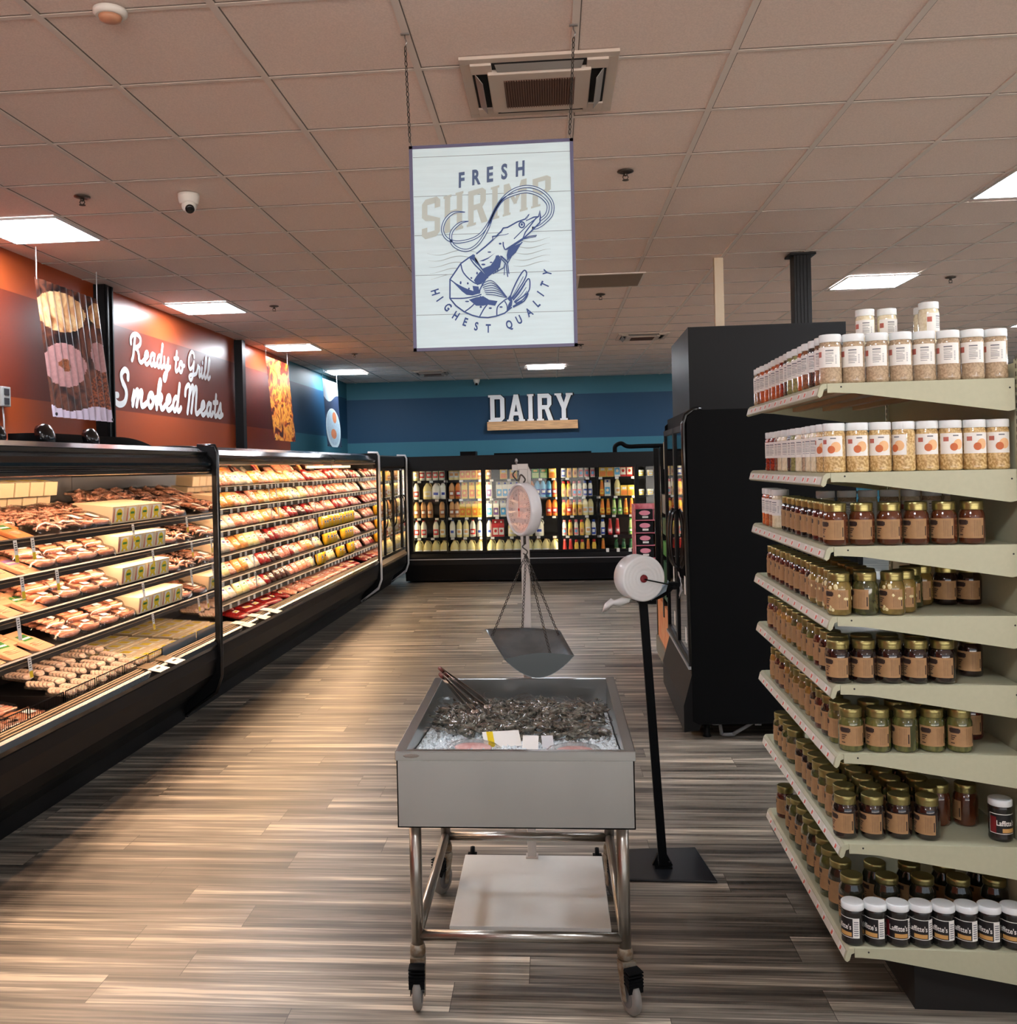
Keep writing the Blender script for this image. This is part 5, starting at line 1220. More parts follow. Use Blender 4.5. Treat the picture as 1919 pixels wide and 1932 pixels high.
fr = MB(); fr.tube([(LX[0], LYs[0], .232), (LX[1], LYs[0], .232)], .018, 12); fr.build('rail', 'tubesteel', t)
fr = MB(); fr.tube([(LX[0], LYs[1], .232), (LX[1], LYs[1], .232)], .018, 12); fr.build('rail', 'tubesteel', t)
for lx in LX: MB().tube([(lx, LYs[0], .232), (lx, LYs[1], .232)], .018, 12).build('rail', 'tubesteel', t)
def caster(x, y, yaw, brake=True):
    R = Matrix.Translation((x, y, 0)) @ Matrix.Rotation(yaw, 4, 'Z')
    def fix(m): m.v = [tuple(R @ Vector(v)) for v in m.v]; return m
    c = MB(); c.lathe([(.0225, .205), (.026, .19), (.026, .172), (.020, .165)], n=14); c.box(-.024, .024, -.03, .012, .145, .166)
    for s in (-1, 1): c.prism([(s * .022, -.03, .15), (s * .022, .012, .15), (s * .022, -.022, .045), (s * .022, -.045, .05)], (s * .003, 0, 0))
    co = fix(c).build('caster', 'rusty', t)
    w_ = MB(); w_.lathe([(.020, -.014), (.050, -.014), (.058, -.010), (.060, 0), (.058, .010), (.050, .014), (.020, .014)], 0, -.03, .0605, 24, axis='x'); fix(w_).build('wheel', 'rubber', co)
    h = MB(); h.lathe([(.036, -.016), (.036, .016)], 0, -.03, .0605, 20, axis='x'); h.lathe([(.008, -.024), (.008, .024)], 0, -.03, .0605, 8, axis='x'); fix(h).build('hub', 'grey_hub', co)
    if brake:
        k = MB(); k.prism([(-.024, -.035, .155), (.024, -.035, .155), (.026, -.07, .125), (-.026, -.07, .125)], (0, 0, -.04))
        for i in range(5): k.box(-.026, .026, -.074 + i * .0, -.036, .149 - i * .011, .153 - i * .011)
        fix(k).build('brake_pedal', 'black', co)
caster(LX[0], LYs[0], .05); caster(LX[1], LYs[0], .42); caster(LX[0], LYs[1], -.5); caster(LX[1], LYs[1], .3)
dn = MB(); dn.ell((CX0 + .05, CY0 - .0043, CZ1 - .016), (.028, .001, .007), 12, 4); dn.build('rim_scuff', mat('scuffed_metal', (130, 122, 114), .7), t)

# ---------------------------------------------------------------- ice and shrimp
def ice_h(x, y):
    u = (y - 3.17) / (4.2 - 3.17)
    return .838 - .100 * max(0, u) ** .8 + .006 * math.sin(x * 9 + 1) * math.sin(y * 7)
b = MB(); n = 44; vs = []; x0, x1, y0, y1 = CX0 + .036, CX1 - .036, CY0 + .024, CY1 - .024
for j in range(n + 1):
    for i in range(n + 1): x = x0 + (x1 - x0) * i / n; y = y0 + (y1 - y0) * j / n; vs.append((x, y, ice_h(x, y) + ri(-.004, .004)))
b.add(vs, [(j * (n + 1) + i, j * (n + 1) + i + 1, (j + 1) * (n + 1) + i + 1, (j + 1) * (n + 1) + i) for j in range(n) for i in range(n)], 0)
for _ in range(2600):
    x = ri(x0 + .01, x1 - .01); y = y0 + (ri(0, 1) ** 1.5) * (y1 - y0 - .02) + .01; z = ice_h(x, y) + ri(0, .008); s = ri(.004, .010)
    R = Matrix.Rotation(ri(0, 6), 3, 'Z') @ Matrix.Rotation(ri(0, 6), 3, 'X')
    b.add([R @ Vector(v) * s + Vector((x, y, z)) for v in ((1, .1, 0), (-.9, .2, .1), (0, 1, .2), (.1, -1, -.1), (0, .1, .8), (.1, 0, -.8))], [(0, 2, 4), (2, 1, 4), (1, 3, 4), (3, 0, 4), (2, 0, 5), (1, 2, 5), (3, 1, 5), (0, 3, 5)], 0)
o = b.build('crushed_ice', mat('crushed_ice', (226, 236, 240), .1, coat=.6, ior=1.31)); tag(o, 'bed of crushed ice filling the steel cart', 'ice', kind='stuff')
def shrimp(seed, curl):
    rnd = random.Random(seed); t = thing('raw_shrimp', 'grey raw shrimp heaped on the ice in the steel cart', 'shrimp', group='raw shrimp heaped on the ice')
    b = MB(); pts = []; rad = []; L_ = .125; N = 16
    for i in range(N):
        u = i / (N - 1); a = curl * (u ** 1.3) * 2.0; 
        pts.append((u, a, 0))
    P = []; x = y = 0
    for i in range(N):
        u = i / (N - 1); a = curl * 2.4 * u ** 1.4
        P.append((x, y, 0)); x += L_ / N * math.cos(a); y += L_ / N * math.sin(a)
        base = [.003, .007, .0105, .0125, .0130, .0128, .0120, .0118, .0112, .0108, .0100, .0092, .0084, .0072, .0058, .004][i]
        rad.append(base * (1.05 if i % 2 else .93))
    c = Vector(P[N // 2]); P = [(p[0] - c.x, p[1] - c.y, 0) for p in P]
    b.tube(P, rad, 10); b.build('body', 'shrimp', t)
    e = Vector(P[-1]); d = (e - Vector(P[-2])).normalized(); sd = Vector((-d.y, d.x, 0)); f = MB()
    for k in (-1, -.35, .35, 1): q = d + sd * k * .7; q.normalize(); f.prism([e + Vector((0, 0, k * .002)), e + q * .016 + sd * .004 + Vector((0, 0, k * .006)), e + q * .026 + Vector((0, 0, k * .007)), e + q * .016 - sd * .004 + Vector((0, 0, k * .006))], (0, 0, .0015))
    f.build('tail_fan', 'shrimp', t)
    g = MB(); s0 = Vector(P[0])
    for k in range(5):
        p = Vector(P[3 + k]); g.tube([p + Vector((0, 0, 0)), p + Vector((.004, (.018 if curl > 0 else -.018), -.004 + k * .002)), p + Vector((-.006, (.026 if curl > 0 else -.026), ri(-.006, .004)))], [.0018, .0013, .0006], 4)
    g.tube(smooth2([tuple(s0), tuple(s0 + Vector((-.02, .01, .006))), tuple(s0 + Vector((-.04, .04, .004))), tuple(s0 + Vector((-.03, .075, 0)))], 4), .0007, 4); g.tube(smooth2([tuple(s0), tuple(s0 + Vector((-.02, -.01, .006))), tuple(s0 + Vector((-.035, -.03, .003)))], 4), .0007, 4)
    g.tube([s0, s0 + Vector((-.014, 0, .004))], [.0022, .0004], 5)
    g.build('legs', 'shrimp_leg', t)
    return t
SR = [shrimp(1, .9), shrimp(2, -1.1), shrimp(3, .6), shrimp(4, -.75)]
def pile_h(x, y):
    u = (x + .144) / .34; v = (y - 3.83) / .37
    return max(0, 1 - .35 * u * u - abs(v) ** 3) * .042
cnt = 0; rs = random.Random(5)
while cnt < 250:
    x = rs.uniform(x0 + .045, x1 - .045); y = rs.uniform(3.40, 4.10)
    if y < 3.46 + .04 * math.sin(x * 11) : continue
    if x < -.38 and y < 3.62: continue
    z = ice_h(x, y) + .012 + pile_h(x, y) * rs.uniform(.55, 1.05)
    place(SR[cnt % 4], (x, y, z), (rs.uniform(-.5, .5), rs.uniform(-.35, .35), rs.uniform(0, 6.28)), None, None, [rs.uniform(.8, 1.05)] * 3); cnt += 1
# cards and pink packs on the ice
def slab(name, label, cat, cx, cy, z, rz, w_, d, mt, tx=0, extra=None):
    t = thing(name, label, cat, (cx, cy, z), rz); t.rotation_euler = (tx, 0, rz)
    MB().box(-w_ / 2, w_ / 2, -d / 2, d / 2, 0, .0015).build('sheet', mt, t)
    if extra: MB().box(extra[0], extra[1], extra[2], extra[3], .0015, .002).build('yellow_band', 'yellow', t)
slab('price_card', 'larger white card with yellow band lying on the ice', 'card', -.195, 3.345, .845, .2, .13, .075, 'paper', .5, (-.05, -.028, -.037, .037))
slab('price_card', 'small plain white card standing in the ice right of the larger card', 'card', -.095, 3.32, .836, -.05, .055, .07, 'paper', .6)
slab('price_card', 'narrow grey white tag on the ice beside the small plain card', 'card', -.035, 3.325, .834, .1, .04, .07, 'white_trim', .6)
for lab, x, y in (('pink wrapped pack half buried in the ice at the left front', -.29, 3.275), ('salmon pink wrapped pack half buried in the ice at the right front', .055, 3.265)):
    t = thing('pink_pack', lab, 'pack', (x, y, ice_h(x, y) + .002), ri(-.2, .2)); b = MB(); b.ell((0, 0, .008), (.066, .034, .014), 16, 8); b.build('contents', mat('pink_contents', (222, 164, 160), .3, col2=(236, 200, 196), scale=40, coat=.5), t)
    b = MB(); vs = []; nn = 18
    for r, z in ((1.3, .004), (1.05, .022), (.5, .032)):
        for k in range(nn): a = 2 * PI * k / nn; q = 1 + ri(-.1, .1); vs.append((.075 * r * q * math.cos(a), .042 * r * q * math.sin(a), z))
    b.add(vs, [(i * nn + k, i * nn + (k + 1) % nn, (i + 1) * nn + (k + 1) % nn, (i + 1) * nn + k) for i in range(2) for k in range(nn)] + [tuple(range(2 * nn, 3 * nn))], 0, True); b.build('film_bag', 'film', t)
# tongs
def tongs(label, p0, p1, spread):
    t = thing('tongs', label, 'tongs', p0); p0, p1 = Vector(p0), Vector(p1); d = p1 - p0; dn = d.normalized(); sd = dn.cross(Vector((0, 0, 1))).normalized()
    for s in (-1, 1):
        a = MB(); pts = [dn * .0, d * .3 + sd * s * spread * .5, d * .8 + sd * s * spread, d * 1.0 + sd * s * spread * .7]
        nup = sd.cross(dn).normalized()
        for q in range(3):
            A, B_ = pts[q], pts[q + 1]; a.prism([A - nup * .009, A + nup * .009, B_ + nup * .009, B_ - nup * .009], sd * .002)
        a.ell(tuple(d * 1.0 + sd * s * spread * .6), (.013, .022, .010), 12, 8, 0); a.build('arm', 'dark_steel', t)
    MB().tube([(-dn * .012), dn * .02], .009, 8).build('hinge', mat('reddish_hinge', (110, 56, 50), .5), t)
tongs('upper stainless tongs leaning over the back left rim of the cart', (-.505, 4.185, .912), (-.275, 3.84, .832), .016)
tongs('lower stainless tongs leaning in the back left corner of the cart', (-.500, 4.15, .893), (-.325, 3.80, .822), .013)

# ================================================================== HANGING SCALE
PX, PY = -.128, 4.315
t = thing('scale_stand', 'pale grey scale post on a low white wooden platform under the cart', 'stand', (0, 0, 0))
MB().prism([(-.43, 3.655, .004), (.185, 3.655, .004), (.185, 4.33, .004), (-.43, 4.33, .004)], (0, 0, .036)).build('platform', mat('white_stained_board', (214, 216, 212), .3, noise=.04, scale=4), t, bevel=.002)
b = MB(); b.box(PX - .018, PX + .020, PY - .018, PY + .018, .04, 1.80); b.build('post', 'grey_post', t, bevel=.003)
b = MB(); b.box(PX - .026, PX + .022, PY - .022, PY + .022, 1.78, 1.805); b.box(PX - .05, PX - .018, PY - .015, PY + .015, 1.775, 1.802); b.prism([(PX + .020, PY - .012, 1.80), (PX + .034, PY - .012, 1.77), (PX + .034, PY - .012, 1.56), (PX + .020, PY - .012, 1.54)], (0, .024, 0)); b.build('top_bracket', 'grey_post', t, bevel=.002)
MB().lathe([(.004, 0), (.004, .012), (.008, .016), (.003, .03)], PX - .03, PY, 1.80, 8).build('top_screw', 'hook', t)
MB().box(PX - .026, PX + .028, PY - .026, PY + .026, .04, .046).build('foot_plate', 'grey_post', t)
for x, y in ((-.40, 4.36), (.165, 4.36)):
    w_ = MB(); w_.lathe([(.012, -.009), (.028, -.009), (.030, 0), (.028, .009), (.012, .009)], x, y + .012, .031, 18, axis='x'); w_.box(x - .02, x + .02, y - .012, y + .012, .028, .036); w_.build('wheel', 'black', t)
t = thing('hanging_scale', 'white hanging dial scale with red needle, chains and grey metal pan', 'scale', (0, 0, 0))
DCX, DCZ, DCY, DR = -.145, 1.608, 4.13, .115
an = math.radians(59); nd = Vector((-math.sin(an), -math.cos(an), 0)); sd = Vector((math.cos(an), -math.sin(an), 0)); C0 = Vector((DCX, DCY, DCZ))
def dial(a, b_, d=0): return C0 + sd * a + Vector((0, 0, 1)) * b_ + nd * d
def ring(mb, prof, mi=0, n=44):
    vs = []
    for r, d in prof:
        for k in range(n): q = 2 * PI * k / n; vs.append(dial(r * math.cos(q), r * math.sin(q), d))
    mb.add(vs, [(i * n + k, i * n + (k + 1) % n, (i + 1) * n + (k + 1) % n, (i + 1) * n + k) for i in range(len(prof) - 1) for k in range(n)], mi, True); return n
b = MB(); n = ring(b, [(.002, -.055), (.095, -.055), (.110, -.05), (DR, -.038), (DR, -.004), (.110, .004), (.103, .002), (.102, -.006)]); b.build('housing', mat('scale_white_enamel', (206, 204, 206), .3, coat=.4), t)
b = MB(); ring(b, [(.103, -.004), (.001, -.004)]); b.build('dial_face', mat('dial_face', (226, 206, 200), .4), t)
b = MB()
for k in range(64):
    q = 2 * PI * k / 64; r0_, r1_ = (.082 if k % 4 else .076), .090; w2 = .0007
    u = Vector((math.cos(q), math.sin(q))); v = Vector((-u.y, u.x)); b.quad(dial(*(u * r0_ - v * w2), -.0033), dial(*(u * r1_ - v * w2), -.0033), dial(*(u * r1_ + v * w2), -.0033), dial(*(u * r0_ + v * w2), -.0033))
for k in range(16):
    q = PI / 2 - 2 * PI * k / 16; 
    add_text(b, str(k * 2) if k else '0', lambda x, y, q=q: dial(math.cos(q) * .066 - x - .0 + .005, math.sin(q) * .066 + y - .004, -.0033), .009, 0, xs=1)
b.build('dial_marks', 'ink', t)
b = MB(); b.add([dial(-.0022, -.03, .0), dial(.0022, -.03, .0), dial(.0006, .088, .0), dial(-.0006, .088, .0)], [(0, 1, 2, 3)]); vs = [dial(.007 * math.cos(2 * PI * k / 16), .007 * math.sin(2 * PI * k / 16), .0006) for k in range(16)]; b.add(vs, [tuple(range(16))]); b.build('needle', 'red', t)
b = MB(); ring(b, [(.102, .0035), (.06, .0065), (.001, .0075)]); b.build('glass_cover', film_mat('dial_glass', .05, (1, 1, 1), .03, .12), t)
C1 = C0 - nd * .025
MB().tube([C1 + Vector((0, 0, -DR)), C1 + Vector((0, 0, -DR - .035))], .006, 8).build('spindle', 'chain', t)
ht = Vector((PX - .035, PY, 1.775)); top = C1 + Vector((0, 0, DR))
b = MB(); b.tube(smooth2([tuple(ht), tuple(ht + Vector((-.012, 0, -.02))), tuple(ht + Vector((.012, -.01, -.045))), tuple(top + Vector((-.01, 0, .035))), tuple(top + Vector((.008, 0, .015))), tuple(top)], 5), .0035, 7); b.build('hanger_hook', 'chain', t)
hb = C1 + Vector((0, 0, -DR - .035)); hook = hb + Vector((.004, 0, -.045))
b = MB(); b.tube(smooth2([tuple(hb), tuple(hb + Vector((-.010, 0, -.012))), tuple(hb + Vector((.010, 0, -.03))), tuple(hook), tuple(hook + Vector((-.012, 0, .006)))], 5), .003, 7); b.build('lower_hook', 'chain', t)
# pan: near end cap and far end cap with a trough between
NL, NR = Vector((-.216, 3.99, .993)), Vector((.076, 3.99, 1.006)); FL, FR = Vector((-.311, 4.265, 1.072)), Vector((.019, 4.265, 1.064))
def sect(A, B_, sag, n=18):
    out = []
    for k in range(n + 1):
        u = k / n; p = A.lerp(B_, u); s_ = 1 - abs(2 * u - 1) ** 1.9; out.append(p + Vector((0, 0, -sag * s_)))
    return out
b = MB(); rows = []; m_ = 12
for j in range(m_ + 1):
    v = j / m_; rows.append(sect(NL.lerp(FL, v), NR.lerp(FR, v), .085 * (1 - v ** 1.6) - .008 * v, 18))
n = 19; b.add([p for r in rows for p in r], [(j * n + k, j * n + k + 1, (j + 1) * n + k + 1, (j + 1) * n + k) for j in range(m_) for k in range(n - 1)], 0, True)
def cap(A, B_, sec, rise):
    topc = [A.lerp(B_, k / 18) + Vector((0, 0, rise * math.sin(PI * k / 18))) for k in range(19)]
    b.add(list(sec) + topc, [(k, k + 1, 19 + k + 1, 19 + k) for k in range(18)], 0, False)
cb_ = b; b = MB(); cap(NL, NR, rows[0], .018); b.build('end_plate', mat('shaded_pan_end', (84, 90, 92), .42, metal=.8), t); b = cb_  # shade on the pan's near end put into a darker grey
po = b.build('pan', mat('galvanized_pan', (132, 142, 148), .30, metal=.85, noise=.1, scale=14), t); sm = po.modifiers.new('thick', 'SOLIDIFY'); sm.thickness = .0018
for P in (FL.lerp(NL, .22) + Vector((.012, 0, -.004)), NL.lerp(NR, .66) + Vector((0, .004, .010)), NR.lerp(FR, .82) + Vector((-.012, 0, -.012)), FL.lerp(FR, .5) + Vector((0, 0, .006))):
    chain_mesh(hook, P, .021, .0017, .0100).build('chain', 'chain', t)

# ================================================================== BAG STAND
t = thing('bag_stand', 'black floor stand with square plate holding a bag roll', 'stand', (.448, 4.30, 0))
MB().prism([(-.185, -.14, .002), (.215, -.15, .002), (.175, .215, .002), (-.145, .185, .002)], (0, 0, .010)).build('base_plate', 'black_sheen', t, bevel=.003)
tp = Vector((-.062, 0, 1.19)); b = MB(); b.prism([(-.015, -.015, .02), (.022, -.015, .02), (.022, .015, .02), (-.015, .015, .02)], tp - Vector((0, 0, .02))); b.build('pole', 'black', t)
b = MB(); b.box(-.035, .04, -.035, .035, .012, .018); b.prism([(.018, -.012, .018), (.045, -.012, .018), (.018, -.012, .07)], (0, .02, 0)); b.prism([(-.02, -.012, .018), (-.045, -.012, .018), (-.02, -.012, .07)], (0, .02, 0)); b.lathe([(.008, .0), (.008, .01)], .03, -.02, .03, 8); b.build('foot_bracket', 'black', t)
b = MB(); pts = smooth2([(-.13, -.02, 1.215), (-.10, 0, 1.195), (-.062, 0, 1.188), (0.0, 0, 1.195), (.05, 0, 1.22), (.075, 0, 1.245)], 5)
b.tube(pts, .006, 6); b.tube([(x, y + .06, z) for x, y, z in pts], .006, 6); b.build('cradle', 'black', t)
b = MB(); b.box(.055, .10, .0, .04, 1.235, 1.265); b.tube([(.09, .0, 1.25), (.06, -.060, 1.262), (-.057, -.090, 1.291)], .0032, 6); b.tube([(.05, .0, 1.27), (.05, .0, 1.20)], .006, 6); b.build('roll_arm', 'black', t)

t = thing('bag_roll', 'white roll of plastic produce bags with red core on the black stand', 'roll', (.372, 4.27, 1.293)); t.rotation_euler = (0, 0, math.radians(20))
b = MB(); prof = [(.018, -.05)]; 
for k in range(9): prof += [(.02 + k * .0085, -.0505 - .0012 * (k % 2)), (.024 + k * .0085, -.0508 - .0012 * ((k + 1) % 2))]
prof += [(.097, -.05), (.1, -.046), (.1, .046), (.097, .05), (.018, .05)]
b.lathe(prof, n=56, axis='y', cap=False); b.build('bags', mat('white_bag_film', (228, 230, 230), .4, coat=.2), t)
b = MB(); b.lathe([(.002, -.054), (.012, -.055), (.017, -.052), (.017, .05), (.002, .05)], n=24, axis='y'); b.build('core', mat('dark_red_core', (120, 26, 34), .4), t)
t = thing('loose_bag', 'crumpled clear bag end hanging below the left of the bag roll', 'bag', (.27, 4.28, 1.19))
b = MB(); vs = []; n = 12
for j, (cx, cz, r) in enumerate(((.06, .0, .008), (.02, -.004, .018), (-.01, -.008, .010), (-.03, -.015, .022), (-.055, -.03, .018), (-.062, -.05, .006))):
    for k in range(n): a = 2 * PI * k / n; q = r * (1 + ri(-.3, .3)); vs.append((cx + q * .3 * math.cos(a), q * math.sin(a), cz + q * math.cos(a)))
b.add(vs, [(j * n + k, j * n + (k + 1) % n, (j + 1) * n + (k + 1) % n, (j + 1) * n + k) for j in range(5) for k in range(n)], 0, True)
b.build('film', mat('crinkled_film', (214, 214, 212), .3, coat=.5), t)
t = thing('loose_bag', 'pale blue white loose bag sheet draped right of the bag roll', 'bag', (.44, 4.28, 1.20))
b = MB(); b.add([(-.02, -.04, -.005), (.045, -.04, .035), (.06, -.02, .075), (.03, -.03, .06), (-.02, .03, -.002), (.045, .03, .038), (.06, .02, .078)], [(0, 1, 5, 4), (1, 2, 6, 5), (0, 1, 2, 3)], 0, True); b.build('film', mat('bluish_film', (176, 196, 214), .3), t)
t = thing('loose_bag', 'white bag scrap caught on the right arm of the bag stand', 'bag', (.545, 4.29, 1.25))
b = MB(); vs = []; 
for j in range(7):
    z = .055 - j * .018; 
    for k in range(4): vs.append((.004 * math.sin(j * 2 + k) + .012 * math.sin(j / 6 * PI), -.02 + k * .012, z + .003 * k))
b.add(vs, [(j * 4 + k, j * 4 + k + 1, (j + 1) * 4 + k + 1, (j + 1) * 4 + k) for j in range(6) for k in range(3)], 0, True); b.build('film', 'white_trim', t)

M['putty'] = mat('putty_metal_paint', (182, 182, 154), .42, noise=.015, scale=60); M['strip_w2'] = mat('price_strip_plastic', (226, 222, 210), .35); M['peg'] = mat('perforated_dark', (96, 90, 78), .7)
M['gold'] = mat('gold_lid', (158, 148, 96), .3, metal=.85); M['lid_white'] = mat('white_lid', (232, 236, 236), .4); M['kraft'] = mat('kraft_label', (168, 130, 90), .6, noise=.05, scale=50); M['emblem'] = mat('dark_brown_emblem', (52, 36, 30), .6); M['txt'] = mat('small_brown_print', (96, 70, 52), .6)
M['rust_emblem'] = mat('rust_emblem', (186, 104, 92), .6); M['grey_txt'] = mat('grey_print', (120, 122, 128), .6)

# ================================================================== GONDOLA
GR = -.022; GX, GY = .878, 3.175
def gon(dx, dy, z=0):
    c, s = math.cos(GR), math.sin(GR); return (GX + dx * c - dy * s, GY + dx * s + dy * c, z)
t = thing('shelf_unit', 'putty coloured shelf unit with eight shelves of jars at the right', 'shelving', (GX, GY, 0), GR)
GL_ = 1.27; GD = .585
SG = [(2.040, 0), (1.752, .005), (1.514, .01), (1.288, .016), (1.068, .020), (.846, .026), (.556, .036), (.222, .046)]
for k, (z, dx) in enumerate(SG):
    x0 = dx; s = MB(); s.box(x0, GD, .004, GL_ - .004, z - .012, z); so = s.build('shelf', 'putty', t)
    for y in (0, GL_ - .004):
        q = MB(); q.prism([(x0 + .012, y, z), (GD, y, z), (GD, y, z - .100), (GD - .02, y, z - .104), (x0 + .10, y, z - .034), (x0 + .035, y, z - .030), (x0 + .012, y, z - .03)], (0, .004, 0)); bo = q.build('side_bracket', 'putty', so)
        if y == 0:
            d = MB(); 
            for px, pz in ((x0 + .055, z - .012), (GD - .015, z - .03)): d.lathe([(.003, -.0006), (.003, 0)], px, -.0001, pz, 10, axis='y')
            d.build('screw_hole', 'ink', bo)
    q = MB(); q.prism([(x0 + .010, 0, z), (x0 - .004, 0, z - .001), (x0 - .012, 0, z - .010), (x0 - .020, 0, z - .040), (x0 - .012, 0, z - .046), (x0 - .004, 0, z - .040), (x0 + .002, 0, z - .02), (x0 + .012, 0, z - .016)], (0, GL_, 0)); q.build('price_channel', 'putty', so, bevel=.0015)
    q = MB(); q.prism([(x0 - .0135, .012, z - .013), (x0 - .0205, .012, z - .037), (x0 - .0200, .012, z - .037), (x0 - .013, .012, z - .013)], (0, GL_ - .02, 0)); q.build('price_strip', 'strip_w2', so)
    base = None
    for i in range(12):
        y = .07 + i * .1 + ri(-.02, .02)
        if base is None:
            q = MB(); q.prism([(-.0004, -.018, -.013), (-.0004, .018, -.013), (-.0068, .018, -.035), (-.0068, -.018, -.035)], (-.0008, 0, 0), 0); q.prism([(-.0032, -.012, -.020), (-.0032, -.001, -.018), (-.0072, .002, -.032), (-.0066, -.010, -.030)], (-.0010, 0, 0), 1); base = q.build('price_tag', ['paper', mat('red_tag_print', (232, 110, 92), .5)], so); o = base
        else: o = base.copy(); COL.objects.link(o); o.parent = so
        o.location = (x0 - .0135, y, z)
    if k == 0:
        for i in range(4): MB().box(x0 + .05 + i * .13, x0 + .085 + i * .13, .02, GL_ - .02, z - .03, z - .012).build('stiffener', mat('brown_lit_underside', (196, 160, 124), .5), so)  # brown light under the top shelf put into the stiffener colour
    else: MB().box(x0 + .25, x0 + .29, .02, GL_ - .02, z - .03, z - .012).build('stiffener', 'putty', so)
for y in (-.012, GL_ - .02):
    b = MB(); b.box(GD + .005, GD + .045, y, y + .03, 0, 2.10); 
    for i in range(80): b.box(GD + .0035, GD + .005, y + .010, y + .016, .12 + i * .025, .135 + i * .025, 1)
    b.build('upright', [M['putty'], M['peg']], t)
MB().box(GD + .012, GD + .03, .018, GL_ - .02, .1, 2.09).build('back_panel', 'putty', t)
MB().box(.26, GD, .06, GL_ - .06, .0, .17).build('base', mat('shadow_dark_base', (26, 25, 23), .8), t)  # base colour darkened to carry the shadow below the bottom shelf

# ---------------------------------------------------------------- jars
def contents(name, a, c, scale=60, st=None, rough=.12, coat=1.0): return mat(name, a, rough, col2=c, scale=scale, stretch=st, coat=coat)
def patch(mb, R, a0, a1, z0, z1, mi, n=None):
    n = max(n or 1, int(abs(a1 - a0) / .09) + 1); vs = []
    for z in (z0, z1):
        for k in range(n + 1): a = a0 + (a1 - a0) * k / n; vs.append((R * math.cos(a), R * math.sin(a), z))
    mb.add(vs, [(k, k + 1, n + 2 + k, n + 1 + k) for k in range(n)], mi, True)
def mason(cn, cmat, chunky=None):
    t = thing('glass_jar', 'x', 'jar'); b = MB()
    b.lathe([(.030, 0), (.040, .002), (.0430, .010), (.0432, .085), (.0415, .098), (.036, .108), (.0345, .112), (.0345, .122)], n=24, mi=0); b.build('glass_body', cmat, t)
    l = MB(); l.lathe([(.0378, .110), (.0384, .112), (.0378, .116), (.0384, .119), (.0378, .122), (.0384, .125), (.0384, .136), (.036, .1385), (.033, .1375)], n=26); l.build('lid', 'gold', t)
    p = MB(); R = .0436; a = -PI / 2; patch(p, R, a - 1.45, a + .85, .020, .084, 0)
    # label: emblem, three lines of print, panel of fine print (centre of the label at a-.3)
    m0 = a - .85
    for za, zb, w_ in ((.062, .065, .36), (.065, .076, .44), (.076, .078, .34)): patch(p, R + .0003, m0 - w_, m0 + w_, za, zb, 1, 4)
    for z, w_ in ((.052, .28), (.046, .22), (.040, .16), (.028, .2)): patch(p, R + .0003, m0 - .3, m0 - .3 + w_ * 1.6, z, z + .0032, 1, 2)
    for k in range(5): patch(p, R + .0003, a + .05 + k * .12, a + .07 + k * .12, .026, .078, 2, 1)
    patch(p, R + .0003, a + .68, a + .78, .03, .06, 1, 1)
    p.build('kraft_label', ['kraft', 'emblem', 'txt'], t)
    if chunky:
        c = MB(); rs = random.Random(3)
        for _ in range(16): q = rs.uniform(0, 6.28); z = rs.uniform(.014, .100); c.ell((.0350 * math.cos(q), .0350 * math.sin(q), z), (.0105, .0105, .0105), 8, 6)
        c.build('pickled_pieces', chunky, t)
    return t
def tall(cn, cmat):
    t = thing('tall_pickle_jar', 'x', 'jar'); b = MB(); b.lathe([(.036, 0), (.0455, .004), (.0455, .110), (.043, .128), (.036, .142), (.0345, .150)], n=24); b.build('glass_body', cmat, t)
    l = MB(); l.lathe([(.0385, .146), (.039, .152), (.0384, .155), (.039, .160), (.039, .168), (.036, .1705), (.033, .1695)], n=26); l.build('lid', 'gold', t)
    p = MB(); R = .0459; a = -PI / 2; patch(p, R, a - 1.2, a + .9, .028, .105, 0); m0 = a - .6
    for za, zb, w_ in ((.084, .098, .42),): patch(p, R + .0003, m0 - w_, m0 + w_, za, zb, 1, 4)
    for z in (.07, .062, .054): patch(p, R + .0003, m0 - .3, m0 + .15, z, z + .004, 1, 2)
    p.build('kraft_label', ['kraft', 'emblem'], t); return t
